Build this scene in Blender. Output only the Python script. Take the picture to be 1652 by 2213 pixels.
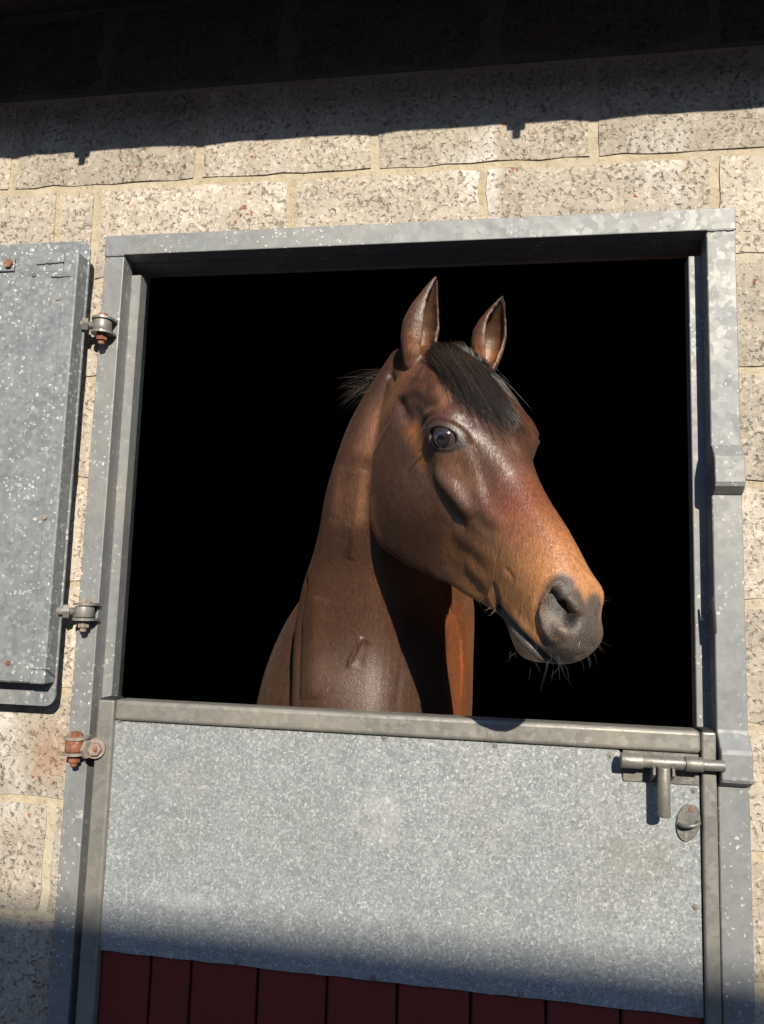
import bpy, bmesh, math, random
import numpy as np
from mathutils import Vector, Matrix
from mathutils.bvhtree import BVHTree

for o in list(bpy.data.objects): bpy.data.objects.remove(o)
C = bpy.context.scene.collection
SC = bpy.context.scene

# ------------------------------------------------------------------ camera
CAM = np.array([0.87485, -1.51089, 1.5]); YAW, PIT, ROL = 0.15393, 0.11733, 0.03054
FPX, CX, CY = 1640.0, 826.0, 1106.5            # focal length and centre for a 1652 x 2213 picture
def cam_rows():
    cyw, sy, cp, sp = math.cos(YAW), math.sin(YAW), math.cos(PIT), math.sin(PIT)
    fwd = np.array([-sy*cp, cyw*cp, sp]); right = np.array([cyw, sy, 0.0]); up = np.cross(right, fwd)
    c, s = math.cos(ROL), math.sin(ROL)
    return np.array([c*right+s*up, -s*right+c*up, fwd])
RM = cam_rows()
def ray(x, y): return np.array([(x-CX)/FPX, -(y-CY)/FPX, 1.0]) @ RM
def at(x, y, Y):
    d = ray(x, y); return CAM + (Y-CAM[1])/d[1]*d
cd = bpy.data.cameras.new('camera'); cam = bpy.data.objects.new('camera', cd); C.objects.link(cam)
cd.sensor_fit = 'VERTICAL'; cd.sensor_height = 24.0; cd.sensor_width = 24.0
cd.lens = 24.0*FPX/2213.0; cd.clip_start = 0.02; cd.clip_end = 500
m = Matrix.Identity(4)
for i in range(3):
    m[i][0] = RM[0][i]; m[i][1] = RM[1][i]; m[i][2] = -RM[2][i]; m[i][3] = CAM[i]
cam.matrix_world = m
SC.camera = cam

# ------------------------------------------------------------------ sky, sun, exposure
SUN = np.array([0.345, -1.0, 0.55])              # direction towards the sun
el = math.atan2(SUN[2], math.hypot(SUN[0], SUN[1])); az = math.atan2(SUN[0], SUN[1])
wd = bpy.data.worlds.new('World'); SC.world = wd; wd.use_nodes = True
nt = wd.node_tree; nt.nodes.clear()
sky = nt.nodes.new('ShaderNodeTexSky'); sky.sky_type = 'NISHITA'; sky.sun_disc = False
sky.ozone_density = 4.0; sky.dust_density = .4; sky.sun_elevation = el; sky.sun_rotation = az
bg = nt.nodes.new('ShaderNodeBackground'); bg.inputs['Strength'].default_value = 0.135
wo = nt.nodes.new('ShaderNodeOutputWorld')
nt.links.new(sky.outputs[0], bg.inputs['Color']); nt.links.new(bg.outputs[0], wo.inputs['Surface'])
sl = bpy.data.lights.new('sun', 'SUN'); sl.energy = 4.9; sl.angle = math.radians(0.53); sl.color = (1.0, 0.91, 0.77)
sun = bpy.data.objects.new('sun', sl); C.objects.link(sun)
sun.rotation_euler = Vector(SUN).to_track_quat('Z', 'Y').to_euler()
SC.view_settings.view_transform = 'Standard'; SC.view_settings.look = 'None'
SC.view_settings.exposure = 0.38; SC.view_settings.gamma = 1.0
SC.view_settings.use_curve_mapping = False
SC.cycles.max_bounces = 6

# ------------------------------------------------------------------ helpers
def tag(o, label=None, cat=None, group=None, kind=None):
    if label: o['label'] = label
    if cat: o['category'] = cat
    if group: o['group'] = group
    if kind: o['kind'] = kind
    return o
def empty(name, loc=(0, 0, 0)):
    o = bpy.data.objects.new(name, None); C.objects.link(o); o.location = loc; o.empty_display_size = .05
    return o
def link(name, me, mat, parent=None):
    o = bpy.data.objects.new(name, me); C.objects.link(o)
    if mat is not None: me.materials.clear(); me.materials.append(mat)
    if parent is not None:
        o.parent = parent
        if parent.parent is None: o.matrix_parent_inverse = Matrix.Translation(parent.location).inverted()
        else: o.matrix_parent_inverse = Matrix.Identity(4)
    return o
def from_bm(name, bm, mat, parent=None, smooth=False):
    me = bpy.data.meshes.new(name); bm.normal_update(); bm.to_mesh(me); bm.free()
    if smooth:
        for p in me.polygons: p.use_smooth = True
    return link(name, me, mat, parent)
def b_box(bm, x0, x1, y0, y1, z0, z1, bev=0.0, seg=1):
    vs = [bm.verts.new((x, y, z)) for x in (x0, x1) for y in (y0, y1) for z in (z0, z1)]
    fs = [bm.faces.new([vs[i] for i in f]) for f in ((0,1,3,2),(4,6,7,5),(0,4,5,1),(2,3,7,6),(0,2,6,4),(1,5,7,3))]
    if bev > 0:
        es = list({e for f in fs for e in f.edges})
        bmesh.ops.bevel(bm, geom=es, offset=bev, segments=seg, affect='EDGES', profile=.5)
def box(name, x0, x1, y0, y1, z0, z1, mat, parent=None, bev=0.0, seg=1):
    bm = bmesh.new(); b_box(bm, x0, x1, y0, y1, z0, z1, bev, seg); return from_bm(name, bm, mat, parent)
def b_prism(bm, pts, y0, y1, bev=0.0):
    """polygon in the x,z plane, extruded from y0 to y1"""
    a = [bm.verts.new((x, y0, z)) for x, z in pts]; b = [bm.verts.new((x, y1, z)) for x, z in pts]
    n = len(pts); fs = [bm.faces.new(a), bm.faces.new(b[::-1])]
    for i in range(n): fs.append(bm.faces.new((a[i], b[i], b[(i+1) % n], a[(i+1) % n])))
    bmesh.ops.recalc_face_normals(bm, faces=fs)
    if bev > 0:
        es = list(fs[0].edges)
        bmesh.ops.bevel(bm, geom=es, offset=bev, segments=2, affect='EDGES', profile=.5)
def prism(name, pts, y0, y1, mat, parent=None, bev=0.0):
    bm = bmesh.new(); b_prism(bm, pts, y0, y1, bev); return from_bm(name, bm, mat, parent)
def b_tube(bm, p0, p1, r0, r1=None, n=16, cap=True):
    r1 = r0 if r1 is None else r1
    p0, p1 = Vector(p0), Vector(p1); d = (p1-p0).normalized()
    q = d.to_track_quat('Z', 'Y'); a = []; b = []
    for i in range(n):
        t = 2*math.pi*i/n; v = q @ Vector((math.cos(t), math.sin(t), 0))
        a.append(bm.verts.new(p0+v*r0)); b.append(bm.verts.new(p1+v*r1))
    fs = [bm.faces.new((a[i], a[(i+1) % n], b[(i+1) % n], b[i])) for i in range(n)]
    if cap: fs += [bm.faces.new(a[::-1]), bm.faces.new(b)]
    return fs
def tube(name, p0, p1, r0, mat, parent=None, r1=None, n=16, bev=0.0):
    bm = bmesh.new(); fs = b_tube(bm, p0, p1, r0, r1, n)
    if bev > 0:
        es = [e for f in fs[-2:] for e in f.edges]
        bmesh.ops.bevel(bm, geom=es, offset=bev, segments=2, affect='EDGES', profile=.5)
    o = from_bm(name, bm, mat, parent)
    if n > 8:
        for p in o.data.polygons: p.use_smooth = len(p.vertices) == 4
    return o
def b_path(bm, pts, rad, n=8):
    pts = [Vector(p) for p in pts]; rings = []
    up = Vector((0.13, .3, .94))
    for i, p in enumerate(pts):
        d = (pts[min(i+1, len(pts)-1)]-pts[max(i-1, 0)]).normalized()
        s = d.cross(up).normalized(); u = s.cross(d)
        r = rad[i] if hasattr(rad, '__len__') else rad
        rings.append([bm.verts.new(p+(s*math.cos(2*math.pi*k/n)+u*math.sin(2*math.pi*k/n))*r) for k in range(n)])
    for a, b in zip(rings, rings[1:]):
        for k in range(n): bm.faces.new((a[k], a[(k+1) % n], b[(k+1) % n], b[k]))
    bm.faces.new(rings[0][::-1]); bm.faces.new(rings[-1])
def rounded(x0, x1, z0, z1, r, n=6):
    pts = []
    for cx_, cz_, a0 in ((x1-r, z1-r, 0), (x0+r, z1-r, 90), (x0+r, z0+r, 180), (x1-r, z0+r, 270)):
        for i in range(n+1):
            a = math.radians(a0+90*i/n); pts.append((cx_+r*math.cos(a), cz_+r*math.sin(a)))
    return pts

# ------------------------------------------------------------------ materials
class NT:
    def __init__(s, name):
        s.m = bpy.data.materials.new(name); s.m.use_nodes = True; s.t = s.m.node_tree
        s.b = s.t.nodes['Principled BSDF']
        g = s.n('ShaderNodeNewGeometry'); s.pos = g.outputs['Position']
    def n(s, typ, **kw):
        nd = s.t.nodes.new(typ)
        for k, v in kw.items(): setattr(nd, k, v)
        return nd
    def link(s, a, b): s.t.links.new(a, b)
    def set(s, nd, i, v):
        if hasattr(v, 'links') or isinstance(v, bpy.types.NodeSocket): s.link(v, nd.inputs[i])
        else: nd.inputs[i].default_value = v
    def map(s, scale=(1, 1, 1), loc=(0, 0, 0), src=None, rot=(0, 0, 0)):
        nd = s.n('ShaderNodeMapping'); s.link(src or s.pos, nd.inputs[0])
        nd.inputs['Scale'].default_value = scale; nd.inputs['Location'].default_value = loc; nd.inputs['Rotation'].default_value = rot
        return nd.outputs[0]
    def noise(s, scale, detail=3, rough=.55, vec=None, dist=0):
        nd = s.n('ShaderNodeTexNoise'); s.link(vec or s.pos, nd.inputs['Vector'])
        nd.inputs['Scale'].default_value = scale; nd.inputs['Detail'].default_value = detail
        nd.inputs['Roughness'].default_value = rough; nd.inputs['Distortion'].default_value = dist
        return nd.outputs['Fac']
    def vor(s, scale, out='Distance', feature='F1', vec=None, rnd=1.0):
        nd = s.n('ShaderNodeTexVoronoi', feature=feature); s.link(vec or s.pos, nd.inputs['Vector'])
        nd.inputs['Scale'].default_value = scale; nd.inputs['Randomness'].default_value = rnd
        return nd.outputs[out]
    def ramp(s, fac, stops, interp='LINEAR'):
        nd = s.n('ShaderNodeValToRGB'); nd.color_ramp.interpolation = interp
        el_ = nd.color_ramp.elements
        while len(el_) < len(stops): el_.new(.5)
        for e, (p, c) in zip(el_, stops):
            e.position = p; e.color = (c, c, c, 1) if not hasattr(c, '__len__') else (*c, 1)
        s.link(fac, nd.inputs[0]); return nd.outputs[0]
    def mix(s, fac, a, b, mode='MIX'):
        nd = s.n('ShaderNodeMix', data_type='RGBA', blend_type=mode)
        for i, v in ((0, fac), (6, a), (7, b)):
            if isinstance(v, bpy.types.NodeSocket): s.link(v, nd.inputs[i])
            elif i == 0: nd.inputs[0].default_value = v
            else: nd.inputs[i].default_value = (*v, 1) if hasattr(v, '__len__') else (v, v, v, 1)
        return nd.outputs[2]
    def math(s, op, a, b=0.0, c=0.0):
        nd = s.n('ShaderNodeMath', operation=op)
        s.set(nd, 0, a); s.set(nd, 1, b); s.set(nd, 2, c); return nd.outputs[0]
    def sep(s, v):
        nd = s.n('ShaderNodeSeparateXYZ'); s.link(v, nd.inputs[0]); return nd.outputs
    def bump(s, h, strength=.5, dist=.01, normal=None):
        nd = s.n('ShaderNodeBump'); s.link(h, nd.inputs['Height'])
        nd.inputs['Strength'].default_value = strength; nd.inputs['Distance'].default_value = dist
        if normal is not None: s.link(normal, nd.inputs['Normal'])
        return nd.outputs[0]
    def out(s, **kw):
        for k, v in kw.items():
            k = k.replace('_', ' ')
            if isinstance(v, bpy.types.NodeSocket): s.link(v, s.b.inputs[k])
            else: s.b.inputs[k].default_value = (*v, 1) if hasattr(v, '__len__') and len(v) == 3 else v
        return s.m

def mat_plain(name, col, rough=.6, metal=0.0, var=.25, scale=40, bump=.0):
    t = NT(name); f = t.noise(scale, 4)
    c = t.mix(t.ramp(f, [(.3, 0), (.7, 1)]), tuple(v*(1-var) for v in col), tuple(min(1, v*(1+var)) for v in col))
    kw = dict(Base_Color=c, Roughness=rough, Metallic=metal)
    if bump: kw['Normal'] = t.bump(f, bump, .004)
    return t.out(**kw)

def mat_block(name, light, dark, shade=1.0, bloom=.75):
    t = NT(name)
    oi = t.n('ShaderNodeObjectInfo')
    warp = t.n('ShaderNodeVectorMath', operation='ADD')
    nz = t.n('ShaderNodeTexNoise'); t.link(t.pos, nz.inputs['Vector']); nz.inputs['Scale'].default_value = 60; nz.inputs['Detail'].default_value = 3
    sc = t.n('ShaderNodeVectorMath', operation='SCALE'); t.link(nz.outputs['Color'], sc.inputs[0]); sc.inputs['Scale'].default_value = .018
    t.link(t.pos, warp.inputs[0]); t.link(sc.outputs[0], warp.inputs[1]); wv = warp.outputs[0]
    fine = t.noise(140, 5, .65)
    med = t.noise(14, 4, .6)
    big = t.noise(3.2, 3)
    pit = t.noise(105, 3, .55, wv, .3)
    dens = t.math('ADD', t.math('MULTIPLY', t.noise(9, 2), .22), -.11)
    pitv = t.math('ADD', pit, dens)
    pitm = t.ramp(pitv, [(.33, 1), (.42, 0)])
    agg = t.vor(150, 'Color', vec=wv); aggv = t.sep(agg)
    base = t.mix(t.ramp(med, [(.3, 0), (.7, 1)]), dark, light)
    base = t.mix(t.ramp(fine, [(.35, .40), (.65, 0)]), base, tuple(v*.62 for v in dark))
    # pale and reddish stones of the aggregate
    base = t.mix(t.math('MULTIPLY', t.math('GREATER_THAN', aggv[0], .9), .4), base, tuple(min(.85, v*1.3) for v in light))
    red = t.math('MULTIPLY', t.math('GREATER_THAN', aggv[1], .98), t.ramp(t.noise(5, 2), [(.45, .1), (.6, .9)]))
    base = t.mix(red, base, (.26, .085, .04))
    base = t.mix(t.math('MULTIPLY', t.math('LESS_THAN', aggv[2], .05), .4), base, (.13, .1, .075))
    base = t.mix(t.math('MULTIPLY', pitm, .55), base, tuple(v*.28 for v in dark))
    # limescale bloom
    wz = t.ramp(t.noise(5.5, 5, .65, t.map((1, 1, .55), (3, 1, 7))), [(.56, 0), (.7, bloom)])
    base = t.mix(t.math('MULTIPLY', wz, t.math('SUBTRACT', 1.0, pitm)), base, (.74, .72, .68))
    # rust washed out of the lowest hinge
    rp_ = at(112, 1628, 0); sx = t.sep(t.pos)
    qa = t.math('DIVIDE', t.math('SUBTRACT', sx[0], float(rp_[0])), .055); qb = t.math('DIVIDE', t.math('SUBTRACT', sx[2], float(rp_[2])), .075)
    q = t.math('ADD', t.math('ADD', t.math('MULTIPLY', qa, qa), t.math('MULTIPLY', qb, qb)), t.math('MULTIPLY', t.math('SUBTRACT', t.noise(24, 4, .7), .5), 2.0))
    base = t.mix(t.ramp(q, [(.1, .5), (1.0, 0)]), base, (.36, .17, .085))
    hv = t.n('ShaderNodeHueSaturation'); t.link(base, hv.inputs['Color'])
    t.link(t.math('MULTIPLY', t.math('ADD', t.math('MULTIPLY', oi.outputs['Random'], .30), .84), shade), hv.inputs['Value'])
    h = t.math('ADD', t.math('MULTIPLY', t.ramp(pitv, [(.28, 0), (.45, 1)]), 1.0), t.math('MULTIPLY', fine, .35))
    h = t.math('ADD', h, t.math('MULTIPLY', aggv[0], .16))
    return t.out(Base_Color=hv.outputs[0], Roughness=.92, Normal=t.bump(h, .8, .0045))

def mat_mortar(name):
    t = NT(name); a = t.noise(30, 5, .65); b = t.noise(4, 3)
    c = t.mix(t.ramp(a, [(.3, 0), (.7, 1)]), (.36, .30, .20), (.52, .45, .325))
    c = t.mix(t.ramp(b, [(.45, 0), (.62, .6)]), c, (.50, .455, .375))
    c = t.mix(t.ramp(t.noise(110, 3), [(.3, .5), (.42, 0)]), c, (.15, .11, .07))
    h = t.math('ADD', a, t.math('MULTIPLY', t.noise(160, 3), .4))
    return t.out(Base_Color=c, Roughness=.95, Normal=t.bump(h, .9, .006))

def mat_galv(name, lo, hi, metal=.45, rough=.48, spang=75, rings=0.0, tilt=.06, stain=.3, warm=(.36, .33, .27), streak=0.0, fleck=0.0, cellw=.2, scuff=0.0, ringlo=.5):
    """zinc coated steel: spangle cells that catch the light, dull patches, ring marks left by water"""
    t = NT(name)
    wn = t.n('ShaderNodeTexNoise'); t.link(t.pos, wn.inputs['Vector']); wn.inputs['Scale'].default_value = 120; wn.inputs['Detail'].default_value = 2
    sc = t.n('ShaderNodeVectorMath', operation='SCALE'); t.link(wn.outputs['Color'], sc.inputs[0]); sc.inputs['Scale'].default_value = .010
    ad = t.n('ShaderNodeVectorMath', operation='ADD'); t.link(t.pos, ad.inputs[0]); t.link(sc.outputs[0], ad.inputs[1]); wv = ad.outputs[0]
    cells = t.vor(spang, 'Color', vec=wv); cv = t.sep(cells)
    big = t.noise(5, 4, .6); med = t.noise(26, 4, .6)
    f = t.math('ADD', t.math('MULTIPLY', cv[0], cellw), t.math('MULTIPLY', med, 1-cellw))
    c = t.mix(t.ramp(f, [(.34, 0), (.66, 1)]), lo, hi)
    c = t.mix(t.math('MULTIPLY', t.ramp(big, [(.45, 0), (.68, 1)]), stain), c, warm)
    if fleck > 0:
        c = t.mix(t.math('MULTIPLY', t.math('GREATER_THAN', cv[1], .87), fleck), c, (.86, .87, .86))
    r = t.math('ADD', t.math('ADD', t.math('MULTIPLY', cv[2], .14), rough-.17), t.math('MULTIPLY', t.noise(3.2, 4, .6), .2))
    if rings > 0:
        d = t.vor(100, 'Distance', vec=wv); rc = t.sep(t.vor(100, 'Color', vec=wv))
        msk = t.math('MULTIPLY', t.math('GREATER_THAN', rc[0], .5), t.ramp(t.noise(8.5, 4, .65, t.map((1, 1, .6), (9, 2, 4))), [(ringlo, 0), (ringlo+.14, 1)]))
        size = t.math('ADD', t.math('MULTIPLY', rc[1], .16), .14)
        ring = t.math('SUBTRACT', 1.0, t.math('MINIMUM', 1.0, t.math('DIVIDE', t.math('ABSOLUTE', t.math('SUBTRACT', d, size)), .10)))
        ring = t.math('MULTIPLY', t.math('MULTIPLY', ring, msk), rings)
        c = t.mix(ring, c, (.80, .80, .77)); r = t.math('ADD', r, t.math('MULTIPLY', ring, .25))
        sp = t.ramp(t.noise(48, 4, .7, t.map((1, 1, .7), (1, 5, 2))), [(.63, 0), (.71, 1)])
        sp = t.math('MULTIPLY', t.math('MULTIPLY', sp, t.ramp(t.noise(4.5, 2, .5, t.map(loc=(4, 8, 1))), [(.45, 0), (.65, 1)])), rings*.8)
        c = t.mix(sp, c, (.72, .71, .67))
    if streak > 0:
        s_ = t.noise(1.0, 5, .7, t.map((60, 60, 2.2)))
        c = t.mix(t.math('MULTIPLY', t.ramp(s_, [(.6, 0), (.75, 1)]), streak), c, (.7, .7, .68))
        sc1 = t.noise(1.0, 2, .4, t.map((210, 210, 9), rot=(0, 1.05, 0))); sc2 = t.noise(1.0, 2, .4, t.map((230, 230, 12), (4, 2, 1), rot=(0, -.75, 0)))
        g = t.math('MAXIMUM', t.ramp(sc1, [(.70, 0), (.74, 1)]), t.ramp(sc2, [(.72, 0), (.76, 1)]))
        c = t.mix(t.math('MULTIPLY', g, .35), c, (.82, .82, .8))
    if scuff > 0:
        # lime drips running down, a rubbed pale patch, dull handling marks round the bolt
        dr = t.noise(1.0, 3, .6, t.map((34, 34, 1.6), (2, 0, 5.5))); c = t.mix(t.math('MULTIPLY', t.ramp(dr, [(.72, 0), (.75, .6)]), t.ramp(t.noise(3.0, 2, .5, t.map(loc=(1, 1, 3))), [(.45, 0), (.6, 1)])), c, (.78, .79, .78))
        sx = t.sep(t.pos)
        def blob(x, z, rx, rz):
            a = t.math('DIVIDE', t.math('SUBTRACT', sx[0], x), rx); b = t.math('DIVIDE', t.math('SUBTRACT', sx[2], z), rz)
            q = t.math('ADD', t.math('ADD', t.math('MULTIPLY', a, a), t.math('MULTIPLY', b, b)), t.math('MULTIPLY', t.math('SUBTRACT', t.noise(30, 5, .75), .5), 6.0))
            return t.ramp(q, [(.25, 1), (.95, 0)])
        c = t.mix(t.math('MULTIPLY', blob(.665, 1.085, .055, .06), .22), c, (.74, .75, .74))
        c = t.mix(t.math('MULTIPLY', blob(1.14, 1.05, .08, .05), .35), c, (.27, .255, .21))
        c = t.mix(t.math('MULTIPLY', blob(.28, .90, .09, .02), .25), c, (.66, .69, .70))
    # spangle crystals tilt a little differently from cell to cell
    g = t.n('ShaderNodeNewGeometry')
    sb = t.n('ShaderNodeVectorMath', operation='SUBTRACT'); t.link(cells, sb.inputs[0]); sb.inputs[1].default_value = (.5, .5, .5)
    s2 = t.n('ShaderNodeVectorMath', operation='SCALE'); t.link(sb.outputs[0], s2.inputs[0]); s2.inputs['Scale'].default_value = tilt
    a2 = t.n('ShaderNodeVectorMath', operation='ADD'); t.link(g.outputs['Normal'], a2.inputs[0]); t.link(s2.outputs[0], a2.inputs[1])
    nm = t.n('ShaderNodeVectorMath', operation='NORMALIZE'); t.link(a2.outputs[0], nm.inputs[0])
    h = t.math('ADD', t.math('MULTIPLY', big, 2.0), med)
    return t.out(Base_Color=c, Roughness=r, Metallic=metal, Normal=t.bump(h, .12, .006, nm.outputs[0]))

def mat_rust(name, a=(.16, .05, .025), b=(.30, .12, .06)):
    t = NT(name); f = t.noise(120, 4, .65)
    c = t.mix(t.ramp(f, [(.3, 0), (.7, 1)]), a, b); c = t.mix(t.ramp(t.noise(60, 3), [(.55, 0), (.7, .6)]), c, (.33, .29, .25))
    return t.out(Base_Color=c, Roughness=.8, Normal=t.bump(f, .5, .002))

MB_ = mat_block('aggregate_block', (.57, .505, .415), (.41, .36, .29))
MBD = mat_block('dark_block', (.16, .145, .125), (.10, .09, .08), bloom=.0)  # darker block colour for the top course
MMO = mat_mortar('sandy_mortar')
MMD = mat_plain('dark_mortar', (.16, .14, .115), .95, bump=.5)
MGF = mat_galv('galvanised_frame', (.205, .215, .22), (.255, .265, .265), metal=.25, rough=.6, rings=.9, stain=.3, tilt=.02, ringlo=.45)
MGS = mat_galv('galvanised_shutter', (.18, .195, .205), (.265, .28, .285), metal=.25, rough=.58, tilt=.03, rings=1.0, spang=110, stain=.12, fleck=.10, ringlo=.38)
MGT = mat_galv('galvanised_tube', (.225, .22, .20), (.275, .265, .24), metal=.35, rough=.45, rings=.0, stain=.6)
MGD = mat_galv('galvanised_sheet', (.29, .315, .325), (.40, .425, .435), metal=.35, rough=.40, spang=280, tilt=.085, stain=.14, streak=.22, fleck=.34, cellw=.45, scuff=1.0)
MST = mat_galv('worn_steel', (.16, .16, .15), (.25, .245, .225), metal=.5, rough=.48, spang=200, stain=.4)
MRU = mat_rust('rust'); MRL = mat_rust('rusty_zinc', (.19, .14, .11), (.33, .29, .25))
MDK = mat_plain('dark_gap', (.02, .02, .02), .8)
def mat_red():
    t = NT('oxblood_paint'); f = t.noise(1, 4, .6, t.map((90, 90, 5))); g = t.noise(25, 4)
    c = t.mix(f, (.15, .018, .015), (.20, .028, .022)); c = t.mix(t.ramp(g, [(.62, 0), (.8, .4)]), c, (.16, .05, .04))
    return t.out(Base_Color=c, Roughness=.6, Normal=t.bump(f, .25, .003))
MRED = mat_red()
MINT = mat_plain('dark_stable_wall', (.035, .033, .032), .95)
MTIM = mat_plain('dark_timber', (.06, .045, .035), .85)
MROOF = mat_plain('fibre_cement_roof', (.20, .195, .185), .9, bump=.4)
# ------------------------------------------------------------------ ground
t = NT('yard_concrete'); f1 = t.noise(2, 5); f2 = t.noise(60, 4)
MGR = t.out(Base_Color=t.mix(t.ramp(f1, [(.3, 0), (.7, 1)]), (.17, .16, .145), (.27, .255, .23)), Roughness=.92, Normal=t.bump(f2, .4, .004))
bm = bmesh.new()
vs = [bm.verts.new(p) for p in ((-200, -200, 0), (200, -200, 0), (200, 200, 0), (-200, 200, 0))]; bm.faces.new(vs)
tag(from_bm('ground', bm, MGR), kind='structure')

# ------------------------------------------------------------------ the stable: block wall, roof, dark box inside
Z0, DZ, JT = 2.417, .225, .019
FX0, FX1, FZ = 0.0, 1.327, 2.292               # outer edges of the door frame
FY = -.012                                     # front face of the frame
stable = empty('stable_building', (.66, .1, 0))
tag(stable, 'concrete block stable wall with overhanging eave around the half open stable door', 'building')
bm = bmesh.new()
b_box(bm, -4.0, FX0+.004, .004, .20, 0, 2.885); b_box(bm, FX1-.004, 5.0, .004, .20, 0, 2.885); b_box(bm, FX0+.004, FX1-.004, .004, .20, FZ-.004, 2.885)
wall = from_bm('wall', bm, MMO, stable)
rnd = random.Random(5)
def block(x0, x1, z0, z1, mat):
    """one aggregate block with chipped, uneven arrises"""
    bm = bmesh.new(); w, h = x1-x0, z1-z0
    n, k = max(2, int(w/.045)), 5; g = []
    d = .0045
    for i in range(n+1):
        col = []
        for j in range(k+1):
            ed = i in (0, n) or j in (0, k)
            x = x0+w*i/n+(rnd.uniform(-d, d)*.8 if 0 < i < n or True else 0)*(.9 if ed else .4)
            z = z0+h*j/k+rnd.uniform(-d, d)*(.9 if ed else .4)
            y = rnd.uniform(-.0015, .001)+(.0035 if ed else 0)
            col.append(bm.verts.new((x, y-.002, z)))
        g.append(col)
    for i in range(n):
        for j in range(k): bm.faces.new((g[i][j], g[i+1][j], g[i+1][j+1], g[i][j+1]))
    rim = [g[i][0] for i in range(n+1)]+[g[n][j] for j in range(1, k+1)]+[g[i][k] for i in range(n-1, -1, -1)]+[g[0][j] for j in range(k-1, 0, -1)]
    back = [bm.verts.new((v.co.x, .012, v.co.z)) for v in rim]; L = len(rim)
    for i in range(L): bm.faces.new((rim[(i+1) % L], rim[i], back[i], back[(i+1) % L]))
    o = from_bm('block', bm, mat, wall)
    return o
VJ = {0: [-1.03, -.58, -.13, -.036, .42, .833, 1.294, 1.75], 1: [-1.15, -.70, -.253, .2, .6, 1.059, 1.51, 1.96]}
j2 = [float(at(x, y, 0)[0]) for x, y in ((232, 75), (622, 100), (1066, 75))]
VJ[2] = [j2[0]-.9, j2[0]-.45, *j2, j2[2]+.45, j2[2]+.9]
VJ[3] = [-1.1, -.65, -.2, .25, .7, 1.15, 1.6, 2.05]
for k in range(2, -8, -1):
    zt, zb = Z0+DZ*(k-0), Z0+DZ*(k-1)          # course k lies between joint k-1 and joint k
    if k == 0 or k > 0: pass
    kk = k
    top, bot = zt, zb
    idx = 1-k                                   # 0: lit course under joint 0
    if k > 0: jl = VJ[min(3, k)]
    elif k == 0: jl = VJ[0]
    else:
        sft = 0 if k % 2 == 0 else .225
        xj = float(at(103, 1850, 0)[0])
        jl = [xj-1.35+sft*0, xj-.9, xj-.45, xj] if k == -6 else [-.95+sft, -.5+sft, -.05+sft] if k != -6 else None
        jl = [j for j in jl if j < FX0-.02]+['gap']+[FX1+.2+sft*.8, FX1+.65+sft*.8]
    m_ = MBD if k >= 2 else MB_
    if 'gap' in jl:
        i = jl.index('gap'); L_, R_ = jl[:i], jl[i+1:]
        segs = list(zip(L_, L_[1:]))+[(L_[-1], FX0+.01+JT/2)]+[(FX1-.01-JT/2, R_[0])]+list(zip(R_, R_[1:]))
    else:
        segs = list(zip(jl, jl[1:]))
    for a, b in segs:
        if b-a < .05: continue
        if k == 0 and FZ > bot and b > FX0 and a < FX1:
            a2, b2 = a+JT/2, b-JT/2
            if a < FX0:                         # block notched by the frame corner: keep the part beside it full height
                block(a2, FX0+.01, bot+JT/2, FZ-.012, m_); block(a2, b2, FZ-.01, top-JT/2, m_)
            elif b > FX1:
                block(a2, b2, bot+JT/2, top-JT/2, m_)
            else: block(a2, b2, FZ-.01, top-JT/2, m_)
        else:
            block(a+JT/2, b-JT/2, bot+JT/2, top-JT/2, m_)
# darker pointing of the courses under the eave
bm = bmesh.new(); b_box(bm, -2.0, 2.6, .0005, .006, Z0+DZ+.004, 2.88); from_bm('dark_pointing', bm, MMD, wall)
# roof: boarded soffit, corrugated sheet, fascia and gutter whose edge throws the shadow on the wall
L = .42; ze = 2.503+SUN[2]/1.0*L
roof = None
bm = bmesh.new()
n = 260; rows = []
for (y, z) in ((-.452, ze+.055+.048*.24), (4.2, ze+.055+4.7*.24)):
    rows.append([bm.verts.new((-3.2+7.4*i/n, y, z+.018*math.sin(i*1.25))) for i in range(n+1)])
for i in range(n): bm.faces.new((rows[0][i], rows[0][i+1], rows[1][i+1], rows[1][i]))
roof = from_bm('roof', bm, MROOF, stable, True)
bm = bmesh.new()
for (ya, za, yb, zb) in ((-.40, ze+.02, .004, Z0+2*DZ),):
    v = [bm.verts.new(p) for p in ((-3.2, ya, za), (4.2, ya, za), (4.2, yb, zb), (-3.2, yb, zb), (-3.2, ya, za+.02), (4.2, ya, za+.02), (4.2, yb, zb+.02), (-3.2, yb, zb+.02))]
    for f in ((3,2,1,0), (4,5,6,7), (0,1,5,4), (1,2,6,5), (2,3,7,6), (3,0,4,7)): bm.faces.new([v[i] for i in f])
from_bm('soffit', bm, MTIM, roof)
box('fascia', -3.2, 4.2, -L, -.401, ze, ze+.05, MTIM, roof)
for (px, py) in ((178, 338), (1115, 276)):
    P = at(px, py, 0); xb = P[0]+SUN[0]*L
    bm = bmesh.new(); b_box(bm, xb-.018, xb+.018, -L-.004, -L+.004, ze-.012, ze+.03); b_box(bm, xb-.006, xb+.008, -L-.0045, -L+.0045, ze-.030, ze-.0125)
    from_bm('gutter_bracket', bm, MST, roof)
box('light_seal_plate', -2.2, 3.4, .05, .195, 2.8855, 2.912, MTIM, stable)  # added above the wall to keep daylight from leaking in
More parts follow.
